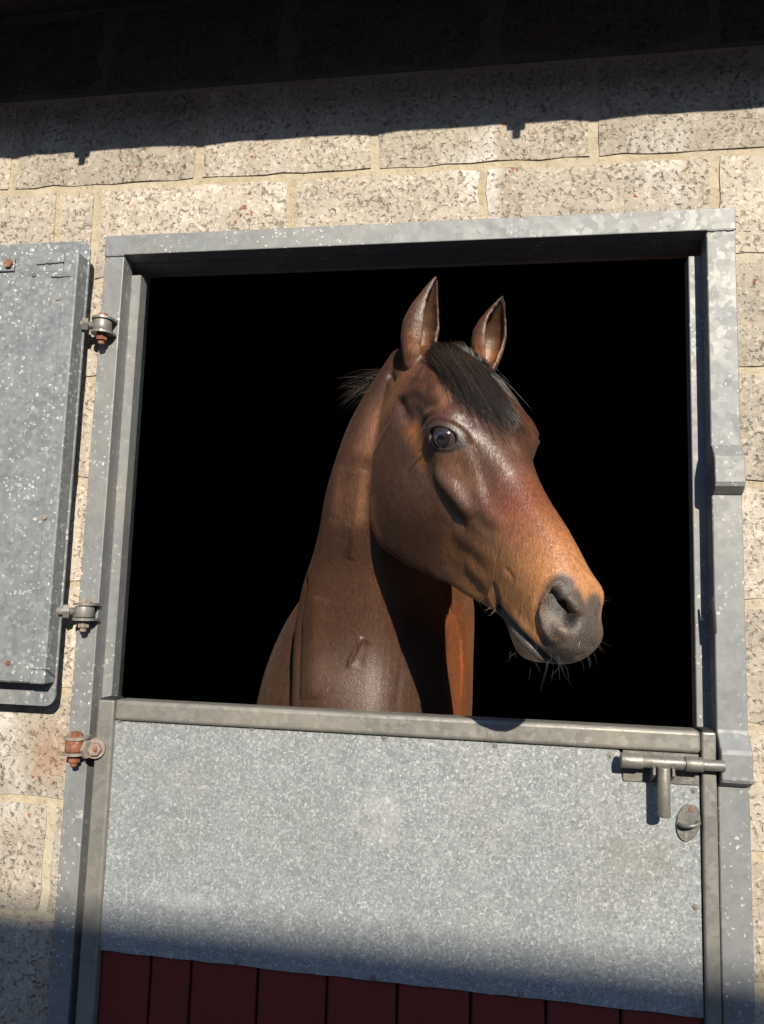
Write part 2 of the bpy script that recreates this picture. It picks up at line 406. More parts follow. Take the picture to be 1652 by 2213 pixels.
# inside
zq = lambda y: ze+.030+(y+.5)*.24
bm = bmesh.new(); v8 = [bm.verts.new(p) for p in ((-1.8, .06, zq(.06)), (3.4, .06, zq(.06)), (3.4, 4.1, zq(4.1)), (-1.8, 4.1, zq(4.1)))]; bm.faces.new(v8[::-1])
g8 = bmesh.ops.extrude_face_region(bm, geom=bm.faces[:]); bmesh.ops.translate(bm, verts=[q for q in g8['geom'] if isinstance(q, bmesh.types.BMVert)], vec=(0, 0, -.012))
bmesh.ops.recalc_face_normals(bm, faces=bm.faces[:]); from_bm('added_dark_lining', bm, MINT, stable)  # dark lining added so the roof underside stays black
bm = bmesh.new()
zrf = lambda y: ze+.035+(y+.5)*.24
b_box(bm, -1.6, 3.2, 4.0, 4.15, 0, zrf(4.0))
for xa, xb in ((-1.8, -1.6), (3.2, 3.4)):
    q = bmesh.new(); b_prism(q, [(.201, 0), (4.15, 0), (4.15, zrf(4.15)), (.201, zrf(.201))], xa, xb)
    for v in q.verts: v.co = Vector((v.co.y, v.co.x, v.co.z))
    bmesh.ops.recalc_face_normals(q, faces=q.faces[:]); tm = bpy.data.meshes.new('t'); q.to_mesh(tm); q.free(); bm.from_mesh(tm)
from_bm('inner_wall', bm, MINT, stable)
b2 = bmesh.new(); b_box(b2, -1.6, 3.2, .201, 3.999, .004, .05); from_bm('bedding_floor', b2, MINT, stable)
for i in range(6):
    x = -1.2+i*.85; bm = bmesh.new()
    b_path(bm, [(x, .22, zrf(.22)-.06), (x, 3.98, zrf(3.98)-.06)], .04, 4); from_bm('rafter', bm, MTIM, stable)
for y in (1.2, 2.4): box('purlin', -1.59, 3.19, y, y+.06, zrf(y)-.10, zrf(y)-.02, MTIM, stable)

# ------------------------------------------------------------------ stable block across the yard (its roof shades the lower part of the door)
yr = -8.0; zr = .862-SUN[2]*yr
barn = empty('opposite_barn', (0, yr, 0)); tag(barn, 'long brick barn across the yard behind the viewer with a slate roof', 'building')
MBR = mat_plain('barn_brick', (.27, .13, .09), .9, scale=9); MSL = mat_plain('slate', (.10, .105, .115), .7, scale=20)
bm = bmesh.new(); b_prism(bm, [(0, 0), (5, 0), (5, zr-2.3), (2.5, zr-.12), (0, zr-2.3)], -14, 16)
for v in bm.verts: v.co = Vector((v.co.y, yr+2.5-v.co.x, v.co.z))
bmesh.ops.recalc_face_normals(bm, faces=bm.faces[:]); from_bm('wall', bm, MBR, barn)
bm = bmesh.new()
pr = [(-.25, zr-2.40), (2.5, zr), (5.25, zr-2.40), (5.25, zr-2.50), (2.5, zr-.10), (-.25, zr-2.50)]
b_prism(bm, pr, -14.3, 16.3)
for v in bm.verts: v.co = Vector((v.co.y, yr+2.5-v.co.x, v.co.z))
bmesh.ops.recalc_face_normals(bm, faces=bm.faces[:])
from_bm('roof', bm, MSL, barn)
for x in (-9, -3, 3, 9):
    d_ = box('door', x, x+1.2, yr+2.5, yr+2.55, 0, 2.2, MRED, barn); box('handle', x+1.05, x+1.08, yr+2.55, yr+2.58, 1.0, 1.2, MST, d_)
    w_ = box('window', x+2, x+3, yr+2.5, yr+2.54, 1.2, 2.1, mat_plain('dark_glass', (.03, .035, .04), .1), barn)

# ------------------------------------------------------------------ galvanised door frame
frame = empty('door_frame', (.66, 0, 0)); tag(frame, 'weathered galvanised steel frame set in the block wall round the horse', 'door frame')
JW, JR, HH = .046, .054, .046
RY, SD = .030, .062                              # rebate depth and back of the door stop
bm = bmesh.new()
b_box(bm, FX0, FX0+JW, FY, RY, 0, FZ-HH-.0015, .002, 2); from_bm('jamb', bm, MGF, frame)
prism('head', [(FX0-.001, FZ-HH), (FX1+.001, FZ-HH), (FX1+.001, FZ), (FX0-.001, FZ)], FY-.0015, RY, MGF, frame, .002)
# right jamb with two outward keeper joggles
def zy(x, y): return float(at(x, y, FY)[2])
z1a, z1b, z1c, z1d = zy(1575, 962), zy(1575, 990), zy(1580, 1045), zy(1580, 1068)
z2a, z2b, z2c, z2d = zy(1590, 1578), zy(1590, 1622), zy(1590, 1680), zy(1590, 1698)
prof = [(FZ-HH-.0015, 0), (z1a, 0), (z1a-.002, .006), (z1b, .022), (z1c, .024), (z1c-.008, .021), (z1d, .004), (z1d-.002, 0), (z2a, 0), (z2a-.006, .002), (z2b+.004, .023), (z2b-.004, .025), (z2c, .025), (z2c-.006, .022), (z2d, .004), (z2d-.002, 0), (0, 0)]
bm = bmesh.new(); rings = []
for z, b in prof:
    e = .0018
    xs = [(FX1-JR, RY), (FX1-JR, FY-b+e), (FX1-JR+e, FY-b), (FX1-e, FY-b), (FX1, FY-b+e), (FX1, RY)]
    rings.append([bm.verts.new((x, y, z)) for x, y in xs])
for a, b in zip(rings, rings[1:]):
    for k in range(6): bm.faces.new((a[k], a[(k+1) % 6], b[(k+1) % 6], b[k]))
bm.faces.new(rings[0]); bm.faces.new(rings[-1][::-1]); bmesh.ops.recalc_face_normals(bm, faces=bm.faces[:])
from_bm('jamb', bm, MGF, frame)
IX0, IX1 = FX0+JW, FX1-JR
box('door_stop', IX0-.004, IX0+.021, RY-.0005, SD, 0, FZ-HH-.028, MGF, frame, .0015)
box('door_stop', IX1-.025, IX1+.004, RY-.0005, SD, 0, FZ-HH-.032, MGF, frame, .0015)
box('head_lining', IX0-.02, IX1+.02, RY+.001, .085, FZ-HH-.004, FZ, MGF, frame)
# weld beads at the corners
for x in ((FX0+.003, FX0+JW), (FX1-JR, FX1-.003)):
    bm = bmesh.new(); z = FZ-HH-.001
    pts = [(x[0]+(x[1]-x[0])*i/14, FY-.001, z+rnd.uniform(-.0008, .0008)) for i in range(15)]
    b_path(bm, pts, [.0016+rnd.uniform(0, .0012) for _ in pts], 6); from_bm('weld_bead', bm, MGF, frame, True)
# torn rubber sliver stuck in the right rebate
P0, P1 = at(1541, 1291, FY-.002), at(1547, 1368, FY-.002)
bm = bmesh.new(); b_path(bm, [P0, (P0+P1)/2+np.array([.0006, 0, 0]), P1], [.0022, .0030, .0026], 5); from_bm('draught_strip', bm, MTIM, frame)

# ------------------------------------------------------------------ lower door
door = empty('stable_door', (.66, 0, 0)); tag(door, 'closed lower half door of galvanised sheet over dark red boards', 'door')
DY = -.022
DL = float(at(189, 1832, DY)[0]); DR = float(at(1555, 1900, DY)[0])
PL = float(at(229, 1832, -.010)[0]); PR = float(at(1516, 1900, -.010)[0])
zT = float(at(900, 1552, DY)[2])+.004; RH = .041
SLW, SRW = .036, DR-PR-.002
box('stile', DL, DL+SLW, DY, .024, .05, zT-.001, MGT, door, .004, 3)
box('stile', DR-SRW, DR, DY, .024, .05, zT-.001, MGT, door, .004, 3)
box('stile_cap', DL+.003, DL+SLW-.002, DY+.003, .022, zT-.003, zT+.002, MDK, door, .001); box('stile_cap', DR-SRW+.002, DR-.003, DY+.003, .022, zT-.003, zT+.002, MDK, door, .001)
box('rail', DL+SLW+.0005, DR-SRW-.0005, DY+.0008, .024, zT-RH, zT, MGT, door, .008, 4)
box('stile_return', DL+SLW-.002, PL-.0005, -.009, .02, .05, zT-RH-.0005, MST, door)
# galvanised kick sheet with a notch for the bolt
zbl = float(at(207, 2052, -.010)[2]); zbr = float(at(1510, 2199, -.010)[2])
nx = float(at(1344, 1650, -.010)[0]); nz = float(at(1420, 1690, -.010)[2])
zs = zT-RH-.0008
pts = [(PL, zbl)]
for i in range(1, 40):
    u = i/40; pts.append((PL+(PR-PL)*u, zbl+(zbr-zbl)*u+rnd.uniform(-.0012, .0012)))
pts += [(PR, zbr), (PR, nz), (nx+.006, nz), (nx, nz+.006), (nx, zs-.012), (nx-.003, zs-.004), (nx-.010, zs), (PL, zs)]
sheet = prism('kick_sheet', pts, -.010, -.0075, MGD, door)
for (x, y) in ((260, 1557), (545, 1573), (830, 1593), (1070, 1610), (1320, 1632), (1500, 1708), (1503, 1960), (1503, 2190), (1127, 2150), (807, 2113), (512, 2078), (217, 2043), (233, 1785)):
    P = at(x, y, -.010); bm = bmesh.new()
    b_tube(bm, (P[0], -.0098, P[2]), (P[0], -.0115, P[2]), .0060, .0054, 14); b_tube(bm, (P[0], -.0114, P[2]), (P[0], -.0140, P[2]), .0032, .0024, 10)
    from_bm('rivet', bm, MGT, sheet, False)
# vertical boards painted dark red
xs = [float(at(x, y, -.004)[0]) for x, y in ((325, 2090), (412, 2100), (556, 2120), (706, 2135), (858, 2150), (1017, 2170), (1180, 2185), (1342, 2200))]
xs = [DL+SLW-.001]+xs+[DR-SRW+.001]
for a, b in zip(xs, xs[1:]):
    box('plank', a+.0022, b-.0022, -.0045, .016, .055, zT-RH-.002, MRED, door, .004, 1)
box('backing_board', DL+SLW, DR-SRW, .0165, .022, .055, zT-RH-.003, MDK, door)

# ------------------------------------------------------------------ sliding bolt
bolt = empty('sliding_bolt', tuple(at(1450, 1660, -.02))); tag(bolt, 'worn steel sliding bolt with hanging handle on the door corner', 'bolt')
BY = -.036
A = at(1342, 1642, BY); B = at(1562, 1656, BY); zb = float((A[2]+B[2])/2)
bx = lambda px: float(at(px, 1650, BY)[0])
box('back_plate', nx+.0015, PR-.001, -.0135, -.009, nz-.001, zs-.001, MST, bolt, .001)
tube('end_sleeve', (bx(1342), BY, zb), (bx(1389), BY, zb), .0135, MST, bolt, n=24, bev=.0012)
tube('bar', (bx(1380), BY, zb), (bx(1566), BY, zb), .0100, MST, bolt, n=24, bev=.001)
tube('guide_sleeve', (bx(1480), BY, zb), (bx(1519), BY, zb), .0130, MST, bolt, n=24, bev=.0012)
tube('guide_sleeve', (bx(1388), BY, zb), (bx(1478), BY, zb), .0112, MST, bolt, n=24, bev=.0012)
hx = bx(1432); hz = float(at(1432, 1766, BY-.012)[2])
tube('handle', (hx, BY-.010, zb-.006), (hx, BY-.010, hz), .0112, MST, bolt, n=20, bev=.002)
for s in (-1, 1):
    x = hx+s*.0165; bm = bmesh.new()
    pts = [(-.010, zb-.040), (-.034, zb-.030), (-.050, zb-.020), (-.050, zb-.008), (-.034, zb-.004), (-.010, zb-.004)]
    b_prism(bm, pts, x-.0022, x+.0022)
    for v in bm.verts: v.co = Vector((v.co.y, v.co.x, v.co.z))
    bmesh.ops.recalc_face_normals(bm, faces=bm.faces[:]); from_bm('lug', bm, MST, bolt)

# ------------------------------------------------------------------ oval plate with a tie ring
P = at(1488, 1777, -.013); rp = empty('ring_plate', (P[0], -.010, P[2])); tag(rp, 'small oval steel plate with a tie loop below the bolt', 'ring plate')
ang = math.radians(12); pts = []
for i in range(40):
    a = 2*math.pi*i/40; ca, sa = math.cos(a), math.sin(a)
    x = .0205*math.copysign(abs(ca)**.95, ca); z = .034*math.copysign(abs(sa)**1.1, sa)
    pts.append((P[0]+x*math.cos(ang)+z*math.sin(ang), P[2]-x*math.sin(ang)+z*math.cos(ang)))
prism('plate', pts, -.0145, -.0102, MST, rp, .0012)
bm = bmesh.new(); arc = []
for i in range(13):
    a = math.pi*i/12; arc.append((P[0]-.017*math.cos(a)+.001, -.0135-.020*math.sin(a), P[2]-.001+.003*math.cos(a)*-1))
b_path(bm, arc, .0036, 10); from_bm('loop', bm, MST, rp, True)
for dz, mm in ((.024, MRU), (-.024, MGT)):
    x = P[0]+dz*math.sin(ang); z = P[2]+dz*math.cos(ang); tube('screw', (x, -.0140, z), (x, -.0160, z), .0042, mm, rp, n=12, bev=.0006)

# ------------------------------------------------------------------ upper shutter folded back against the wall
sh = empty('upper_shutter', tuple(at(60, 1480, -.05))); tag(sh, 'open upper half door of spotted galvanised steel folded back on the wall', 'shutter')
SF = -.045; SB = -.083                            # flange and box front
fx1 = float(at(191, 600, SF)[0]); fz1 = float(at(120, 524, SF)[2]); fz0 = float(at(100, 1526, SF)[2])
prism('flange', rounded(-1.22, fx1, fz0, fz1, .022), SF, SF+.004, MGS, sh)
bx1 = fx1-.003; bz1 = float(at(120, 546, SB)[2]); bz0 = float(at(70, 1478, SB)[2]); bx0 = -1.20
STW = .034
box('stile', bx1-STW, bx1, SB, SF-.0005, bz0, bz1, MGS, sh, .003, 3)
box('stile', bx0, bx0+STW, SB, SF-.0005, bz0, bz1, MGS, sh, .003, 3)
box('rail', bx0+STW+.0005, bx1-STW-.0005, SB+.001, SF-.0005, bz1-.044, bz1-.0005, MGS, sh, .003, 3)
box('rail', bx0+STW+.0005, bx1-STW-.0005, SB+.001, SF-.0005, bz0+.0005, bz0+.042, MGS, sh, .003, 3)
c1 = at(76, 588, SB); c2 = at(131, 642, SB)
px1 = bx1-STW+.004
pts = [(bx0+.03, bz0+.004), (px1, bz0+.004), (px1, float(c2[2])), (float(c1[0]), float(c1[2])), (bx0+.10, float(c1[2])), (bx0+.03, float(c2[2]))]
pan = prism('panel', pts, SB-.0015, SB+.0008, MGS, sh)
prism('corner_gusset', [(float(c1[0])-.03, float(c1[2])+.012), (px1+.002, float(c1[2])+.012), (px1+.002, float(c2[2])-.03)], SB+.0012, SB+.012, MGS, sh)
box('panel_back', bx0+STW, bx1-STW, SF-.004, SF-.0006, bz0+.04, bz1-.04, MGS, sh)
gx = float(at(34, 575, SB)[0]); gz0 = float(at(20, 588, SB)[2]); gz1 = float(at(20, 558, SB)[2])
pl = box('latch_plate', gx-.09, gx, SB-.005, SB-.0018, gz0, gz1, MGS, sh, .001)
P = at(21, 571, SB-.005); tube('bolt_head', (P[0], SB-.0045, P[2]), (P[0], SB-.011, P[2]), .0098, MRU, pl, n=6)
for (x, y, mm) in ((74, 594, MST), (126, 645, MRL), (97, 1118, MRL), (17, 1433, MRU)):
    P = at(x, y, SB-.002); tube('screw', (P[0], SB-.0012, P[2]), (P[0], SB-.0038, P[2]), .0052, mm, sh, n=14, bev=.0008)
for (x0, y0, x1, y1) in ((80, 571, 138, 566), (112, 598, 153, 596), (48, 1443, 110, 1445)):
    a, b = at(x0, y0, SB), at(x1, y1, SB); bm = bmesh.new(); N = 14
    pp = [(a[0]+(b[0]-a[0])*i/N, SB-.0004, a[2]+(b[2]-a[2])*i/N+rnd.uniform(-.0008, .0008)) for i in range(N+1)]
    b_path(bm, pp, [.0012+rnd.uniform(0, .0014) for _ in pp], 6); from_bm('weld_bead', bm, MGS, sh, True)

# ------------------------------------------------------------------ hinges
def b_hex(bm, c, r, h): b_tube(bm, (c[0], c[1], c[2]-h/2), (c[0], c[1], c[2]+h/2), r, r, 6)
def hinge(px, py, label, bolt_mat, eye_mat, plate_mat, shutter_side):
    HY = FY-.021; P = at(px, py, HY); x, y, z = P
    h = empty('eye_hinge', (x, FY, z)); tag(h, label, 'hinge', 'eye bolt hinges of the stable door')
    for s in (-1, 1):
        zz = z+s*.0155; pts = []
        for i in range(13):
            a = math.radians(180*i/12); pts.append((x-.0235*math.cos(a), y-.022*math.sin(a)))
        pts = [(x-.0235, FY-.0005)]+pts+[(x+.0235, FY-.0005)]
        bm = bmesh.new(); b_prism(bm, pts, zz-.0026, zz+.0026)
        for v in bm.verts: v.co = Vector((v.co.x, v.co.z, v.co.y))
        bmesh.ops.recalc_face_normals(bm, faces=bm.faces[:]); from_bm('plate', bm, plate_mat, h)
    tube('eye', (x, y, z-.0115), (x, y, z+.0115), .0195, eye_mat, h, n=24, bev=.002)
    bm = bmesh.new(); b_hex(bm, (x, y, z+.0225), .0120, .009); from_bm('bolt_head', bm, bolt_mat, h)
    bm = bmesh.new(); b_hex(bm, (x, y, z-.0255), .0120, .013); nut = from_bm('nut', bm, bolt_mat, h)
    tube('thread_end', (x, y, z-.031), (x, y, z-.041), .0070, bolt_mat, nut, n=12, bev=.001)
    if shutter_side:
        tube('shank', (x-.016, y, z), (x-.052, y-.022, z), .0082, eye_mat, h, n=14)
        tube('lock_nut', (x-.030, y-.008, z), (x-.040, y-.0145, z), .0150, eye_mat, h, n=6)
    else:
        tube('shank', (x+.015, y, z-.002), (x+.052, y-.002, z-.004), .0090, eye_mat, h, n=14)
        tube('lock_nut', (x+.029, y-.004, z-.004), (x+.036, y-.006, z-.004), .0195, plate_mat, h, n=6)
        bm = bmesh.new(); b_tube(bm, (x+.040, DY+.001, z-.004), (x+.044, DY-.012, z-.004), .0210, .0195, 22); b_tube(bm, (x+.044, DY-.0115, z-.004), (x+.047, DY-.020, z-.004), .0140, .0130, 6)
        from_bm('washer_bolt', bm, plate_mat, h)
hinge(222, 705, 'topmost hinge with rust red bolt holding the open shutter', MRU, MGT, MGT, True)
hinge(183, 1322, 'middle hinge with dull brown bolt at the foot of the open shutter', MRL, MGT, MGT, True)
hinge(163, 1611, 'lowest and rustiest hinge carrying the lower door', MRU, MRU, MRL, False)
# ------------------------------------------------------------------ the horse
HM = np.array([[0.44349821, 0.46487148, -0.76629227], [-0.50697413, -0.57493809, -0.64220201], [-0.73911201, 0.6733058, -0.0193062]])
HO = np.array([0.76345616, -0.04064396, 1.98965984])
def H2W(p): return np.atleast_2d(p) @ HM.T + HO          # head frame: u poll to muzzle, v towards the forehead, w towards its right cheek
def W2H(p): return (np.atleast_2d(p)-HO) @ HM
def Zc(x, y): return (660.8+x*.46275, 561.7+y*.46275)    # position in the enlarged head picture
def spline(xk, yk, x):
    """natural cubic spline; yk (n, d)"""
    xk = np.asarray(xk, float); yk = np.asarray(yk, float); n = len(xk); h = np.diff(xk)
    A = np.zeros((n, n)); r = np.zeros(yk.shape); A[0, 0] = A[-1, -1] = 1
    for i in range(1, n-1):
        A[i, i-1], A[i, i], A[i, i+1] = h[i-1], 2*(h[i-1]+h[i]), h[i]
        r[i] = 6*((yk[i+1]-yk[i])/h[i]-(yk[i]-yk[i-1])/h[i-1])
    M_ = np.linalg.solve(A, r); i = np.clip(np.searchsorted(xk, x)-1, 0, n-2)
    hh = h[i][:, None]; a = (xk[i+1]-x)[:, None]; b = (x-xk[i])[:, None]
    return M_[i]*a**3/(6*hh)+M_[i+1]*b**3/(6*hh)+(yk[i]/hh-M_[i]*hh/6)*a+(yk[i+1]/hh-M_[i+1]*hh/6)*b
def ring_dense(P, n):
    """closed Catmull-Rom through ring control points"""
    P = np.asarray(P); k = len(P); out = []
    t = np.linspace(0, k, n, endpoint=False)
    i = t.astype(int); f = (t-i)[:, None]
    a, b, c, d = P[(i-1) % k], P[i % k], P[(i+1) % k], P[(i+2) % k]
    return .5*((2*b)+(-a+c)*f+(2*a-5*b+4*c-d)*f**2+(-a+3*b-3*c+d)*f**3)
def loft(rings):
    V = np.concatenate(rings); k = len(rings[0]); F = []
    for i in range(len(rings)-1):
        for j in range(k):
            a = i*k+j; b = i*k+(j+1) % k; F.append((a, b, b+k, a+k))
    c0 = len(V); V = np.vstack([V, rings[0].mean(0), rings[-1].mean(0)])
    for j in range(k):
        F.append((c0, (j+1) % k, j)); o = (len(rings)-1)*k; F.append((c0+1, o+j, o+(j+1) % k))
    return V, F
# head sections: (w, v) from the midline of the face round to the midline between the jaws
SEC = [
 (-.085, [(0,-.045),(.025,-.05),(.042,-.06),(.052,-.08),(.056,-.105),(.054,-.13),(.046,-.15),(.03,-.168),(0,-.17)]),
 (-.03, [(0,.004),(.03,0),(.052,-.018),(.066,-.05),(.072,-.09),(.072,-.135),(.064,-.18),(.042,-.215),(0,-.215)]),
 (.04, [(0,.028),(.040,.022),(.064,.0),(.080,-.04),(.087,-.09),(.088,-.15),(.080,-.225),(.060,-.295),(0,-.275)]),
 (.10, [(0,.036),(.045,.031),(.070,.010),(.086,-.03),(.091,-.08),(.092,-.15),(.085,-.25),(.062,-.340),(0,-.31)]),
 (.16, [(0,.036),(.048,.031),(.078,.012),(.094,-.03),(.094,-.085),(.092,-.16),(.084,-.26),(.060,-.360),(0,-.32)]),
 (.225, [(0,.026),(.045,.021),(.080,.002),(.101,-.038),(.094,-.095),(.087,-.165),(.078,-.255),(.053,-.343),(0,-.305)]),
 (.29, [(0,.012),(.036,.007),(.062,-.014),(.078,-.050),(.086,-.098),(.077,-.160),(.064,-.228),(.042,-.312),(0,-.288)]),
 (.35, [(0,.000),(.028,-.005),(.048,-.026),(.062,-.060),(.074,-.100),(.064,-.148),(.052,-.20),(.036,-.273),(0,-.258)]),
 (.41, [(0,-.008),(.023,-.012),(.041,-.033),(.053,-.065),(.060,-.10),(.054,-.140),(.045,-.184),(.032,-.243),(0,-.235)]),
 (.47, [(0,-.011),(.022,-.015),(.039,-.035),(.050,-.065),(.054,-.098),(.050,-.135),(.043,-.170),(.029,-.212),(0,-.210)]),
 (.53, [(0,-.019),(.023,-.024),(.041,-.042),(.053,-.070),(.057,-.10),(.053,-.135),(.046,-.165),(.027,-.190),(0,-.194)]),
 (.575, [(0,-.033),(.026,-.037),(.046,-.052),(.057,-.077),(.059,-.105),(.054,-.137),(.046,-.166),(.030,-.198),(0,-.203)]),
 (.605, [(0,-.049),(.027,-.051),(.046,-.062),(.055,-.083),(.055,-.107),(.050,-.133),(.042,-.160),(.028,-.188),(0,-.193)]),
 (.63, [(0,-.069),(.024,-.070),(.040,-.077),(.047,-.091),(.048,-.106),(.044,-.124),(.036,-.142),(.022,-.162),(0,-.167)]),
 (.647, [(0,-.088),(.018,-.088),(.030,-.092),(.035,-.100),(.036,-.109),(.032,-.120),(.025,-.132),(.014,-.142),(0,-.146)]),
 (.657, [(0,-.104),(.008,-.104),(.014,-.106),(.016,-.110),(.016,-.114),(.014,-.119),(.010,-.124),(.006,-.127),(0,-.128)]),
]
us = np.array([s[0] for s in SEC]); tab = np.array([[c for p in s[1] for c in p] for s in SEC])
ud = np.concatenate([np.linspace(-.085, .59, 110), np.linspace(.594, .657, 24)])
dn = spline(us, tab, ud).reshape(len(ud), 9, 2)
rings = []
for u, s in zip(ud, dn):
    half = [(u, v, max(w, 0)) for w, v in s]; half[0] = (u, s[0][1], 0); half[-1] = (u, s[-1][1], 0)
    ring = half+[(u, v, -w) for (u, v, w) in half[-2:0:-1]]
    rings.append(ring_dense(np.array(ring), 112))
HV, HF = loft(rings); HV = H2W(HV)
parts = [(HV, HF)]
# neck: horizontal sections from contours, (row in the photo, left x, right x, depth of centre, half depth)
NK = [(770, 848, 930, .07, .06), (830, 812, 950, .085, .10), (913, 764, 960, .12, .125), (997, 732, 968, .15, .145), (1080, 708, 974, .185, .155), (1150, 696, 982, .215, .165),
      (1220, 678, 992, .265, .175), (1290, 657, 1009, .305, .185), (1400, 642, 1013, .345, .20), (1470, 640, 1013, .350, .215), (1540, 638, 1012, .355, .230), (1620, 636, 1010, .38, .255), (1720, 640, 1010, .42, .30), (1900, 700, 1010, .5, .26)]
nk = []
for (y, xl, xr, Yc, b) in NK:
    A_, B_ = at(xl, y, Yc), at(xr, y, Yc)
    nk.append((float((A_[2]+B_[2])/2), float((A_[0]+B_[0])/2), float((B_[0]-A_[0])/2), Yc, b))
nk = np.array(nk); td = np.linspace(0, len(nk)-1, 90); nd_ = spline(np.arange(len(nk)), nk, td)
rings = []
for z, xc, a, yc, b in nd_:
    th = np.linspace(0, 2*math.pi, 96, endpoint=False); c, s = np.cos(th), np.sin(th)
    e = .92
    X = xc+a*np.sign(c)*abs(c)**e; Y = yc+b*np.sign(s)*abs(s)**e
    xr_ = np.clip((X-xc)/a, 0, 1); Y = Y+a*xr_**2*np.interp(z, [1.15, 1.33, 1.48, 1.62, 1.75], [1.3, 1.6, 2.5, 2.5, 0])     # the far side of the neck falls away
    rings.append(np.c_[X, Y, np.full_like(X, z)])
parts.append(loft(rings))
# shoulders and barrel, going back into the box
def ellips(c, r, n=40, k=56, rot=0.0):
    rg = []
    for i in range(1, n):
        ph = math.pi*i/n; th = np.linspace(0, 2*math.pi, k, endpoint=False)
        x, y, z = r[0]*math.sin(ph)*np.cos(th), r[1]*math.sin(ph)*np.sin(th), r[2]*math.cos(ph)*np.ones(k)
        rg.append(np.c_[c[0]+x*math.cos(rot)-y*math.sin(rot), c[1]+x*math.sin(rot)+y*math.cos(rot), c[2]+z])
    return loft(rg)
parts.append(ellips((.485, .85, 1.08), (.315, .60, .55)))
rear = [ellips((.44, 1.75, 1.14), (.31, .95, .40), 24, 30)]
for x in (.32, .64):                                # legs stand behind the door
    for y in (.75, 2.4):
        rg = []
        for z, r in ((1.05, .13), (.85, .10), (.62, .062), (.52, .060), (.45, .048), (.25, .036), (.17, .046), (.11, .040), (.09, .056), (.052, .066)):
            th = np.linspace(0, 2*math.pi, 16, endpoint=False); rg.append(np.c_[x+r*np.cos(th), y+1.15*r*np.sin(th), np.full(16, z)])
        rear.append(loft(rg))
# ears: rolled leaves with an open front
def ear(B, T, opening, wid, seed, twist=0.0, A0=105):
    B, T = np.array(B, float), np.array(T, float); ax = T-B; Ln = np.linalg.norm(ax); ax /= Ln
    o = np.array(opening, float); o -= ax*(o@ax); o /= np.linalg.norm(o); sd = np.cross(ax, o)
    nt_, na = 34, 40; outer = []; inner = []
    for i in range(nt_):
        t_ = i/(nt_-1)
        r = wid*(np.interp(t_, [0, .12, .3, .48, .65, .82, .93, 1], [.62, .80, .98, 1.0, .80, .46, .24, .05]))
        A_ = math.radians(np.interp(t_, [0, .15, .4, .8, 1], [172, 150, A0+18, A0, A0+20]))
        cen = B+ax*Ln*t_ - o*.010*math.sin(t_*math.pi) + o*(.014*t_**2)
        tw = twist*t_; oo = o*math.cos(tw)+sd*math.sin(tw); ss = sd*math.cos(tw)-o*math.sin(tw)
        an = np.linspace(-A_, A_, na)
        th = np.interp(t_, [0, .5, 1], [.010, .0062, .0046])
        outer.append(cen+np.outer(np.cos(an), -oo)*r*.85+np.outer(np.sin(an), ss)*r)
        ri = max(r-th, .0004); inner.append(cen+np.outer(np.cos(an), -oo)*ri*.85+np.outer(np.sin(an), ss)*ri)
    rg = [np.vstack([a, b[::-1]]) for a, b in zip(outer, inner)]
    V, F = loft(rg)
    return V, F, (B, ax, Ln, o, sd)
eb = H2W((.0, -.030, .056))[0]; Bn = at(900, 800, eb[1]); Tn = at(933, 597, eb[1]-.015)
eN = ear(Bn, Tn, (.80, -.60, .0), .041, 1, .20, 128)
eb2 = H2W((.005, -.030, -.058))[0]; Bf = at(1048, 800, eb2[1]); Tf = at(1079, 640, eb2[1]-.02)
eF = ear(Bf, Tf, (.62, -.78, 0), .037, 2, -.15, 122)
parts += [eN[:2], eF[:2]]
V = []; F = []; off = 0
for v, f in parts:
    V.append(v); F += [tuple(i+off for i in q) for q in f]; off += len(v)
V = np.vstack(V)
me = bpy.data.meshes.new('raw'); me.from_pydata(V.tolist(), [], F)
bm = bmesh.new(); bm.from_mesh(me)
# every loft closed: fix the winding per shell
bmesh.ops.recalc_face_normals(bm, faces=bm.faces[:]); bm.to_mesh(me); bm.free()
raw = bpy.data.objects.new('raw', me); C.objects.link(raw)
md = raw.modifiers.new('r', 'REMESH'); md.mode = 'VOXEL'; md.voxel_size = .0030
md = raw.modifiers.new('s', 'SMOOTH'); md.factor = .5; md.iterations = 7
dg = bpy.context.evaluated_depsgraph_get(); me2 = bpy.data.meshes.new_from_object(raw.evaluated_get(dg))
bpy.data.objects.remove(raw)
bm = bmesh.new(); bm.from_mesh(me2)
for v_, f_ in rear:
    vv = [bm.verts.new(q) for q in v_.tolist()]; ff = [bm.faces.new([vv[i] for i in q]) for q in f_]
    bmesh.ops.recalc_face_normals(bm, faces=ff)
bm.to_mesh(me2); bm.free()
N = len(me2.vertices); P = np.empty(N*3); me2.vertices.foreach_get('co', P); P = P.reshape(N, 3)
print('horse verts', N)
faces = [tuple(p.vertices) for p in me2.polygons]
def normals():
    a = np.empty(N*3); me2.vertices.foreach_set('co', P.ravel()); me2.update(); me2.vertices.foreach_get('normal', a); return a.reshape(N, 3)
def make_bvh(): return BVHTree.FromPolygons(P.tolist(), faces)
bvh = make_bvh()
def hit(x, y):
    d = ray(x, y); loc, n, i, dist = bvh.ray_cast(Vector(CAM), Vector(d).normalized())
    return None if loc is None else np.array(loc)
def path3(pts, zc=True, n=9):
    """picture polyline -> points on the skin, densely sampled"""
    q = [Zc(*p) if zc else p for p in pts]; q = np.array(q); out = []
    for a, b in zip(q, q[1:]):
        for i in range(n): out.append(a+(b-a)*i/n)
    out.append(q[-1])
    r = [hit(*p) for p in out]; r = [p for p in r if p is not None]
    return np.array(r)
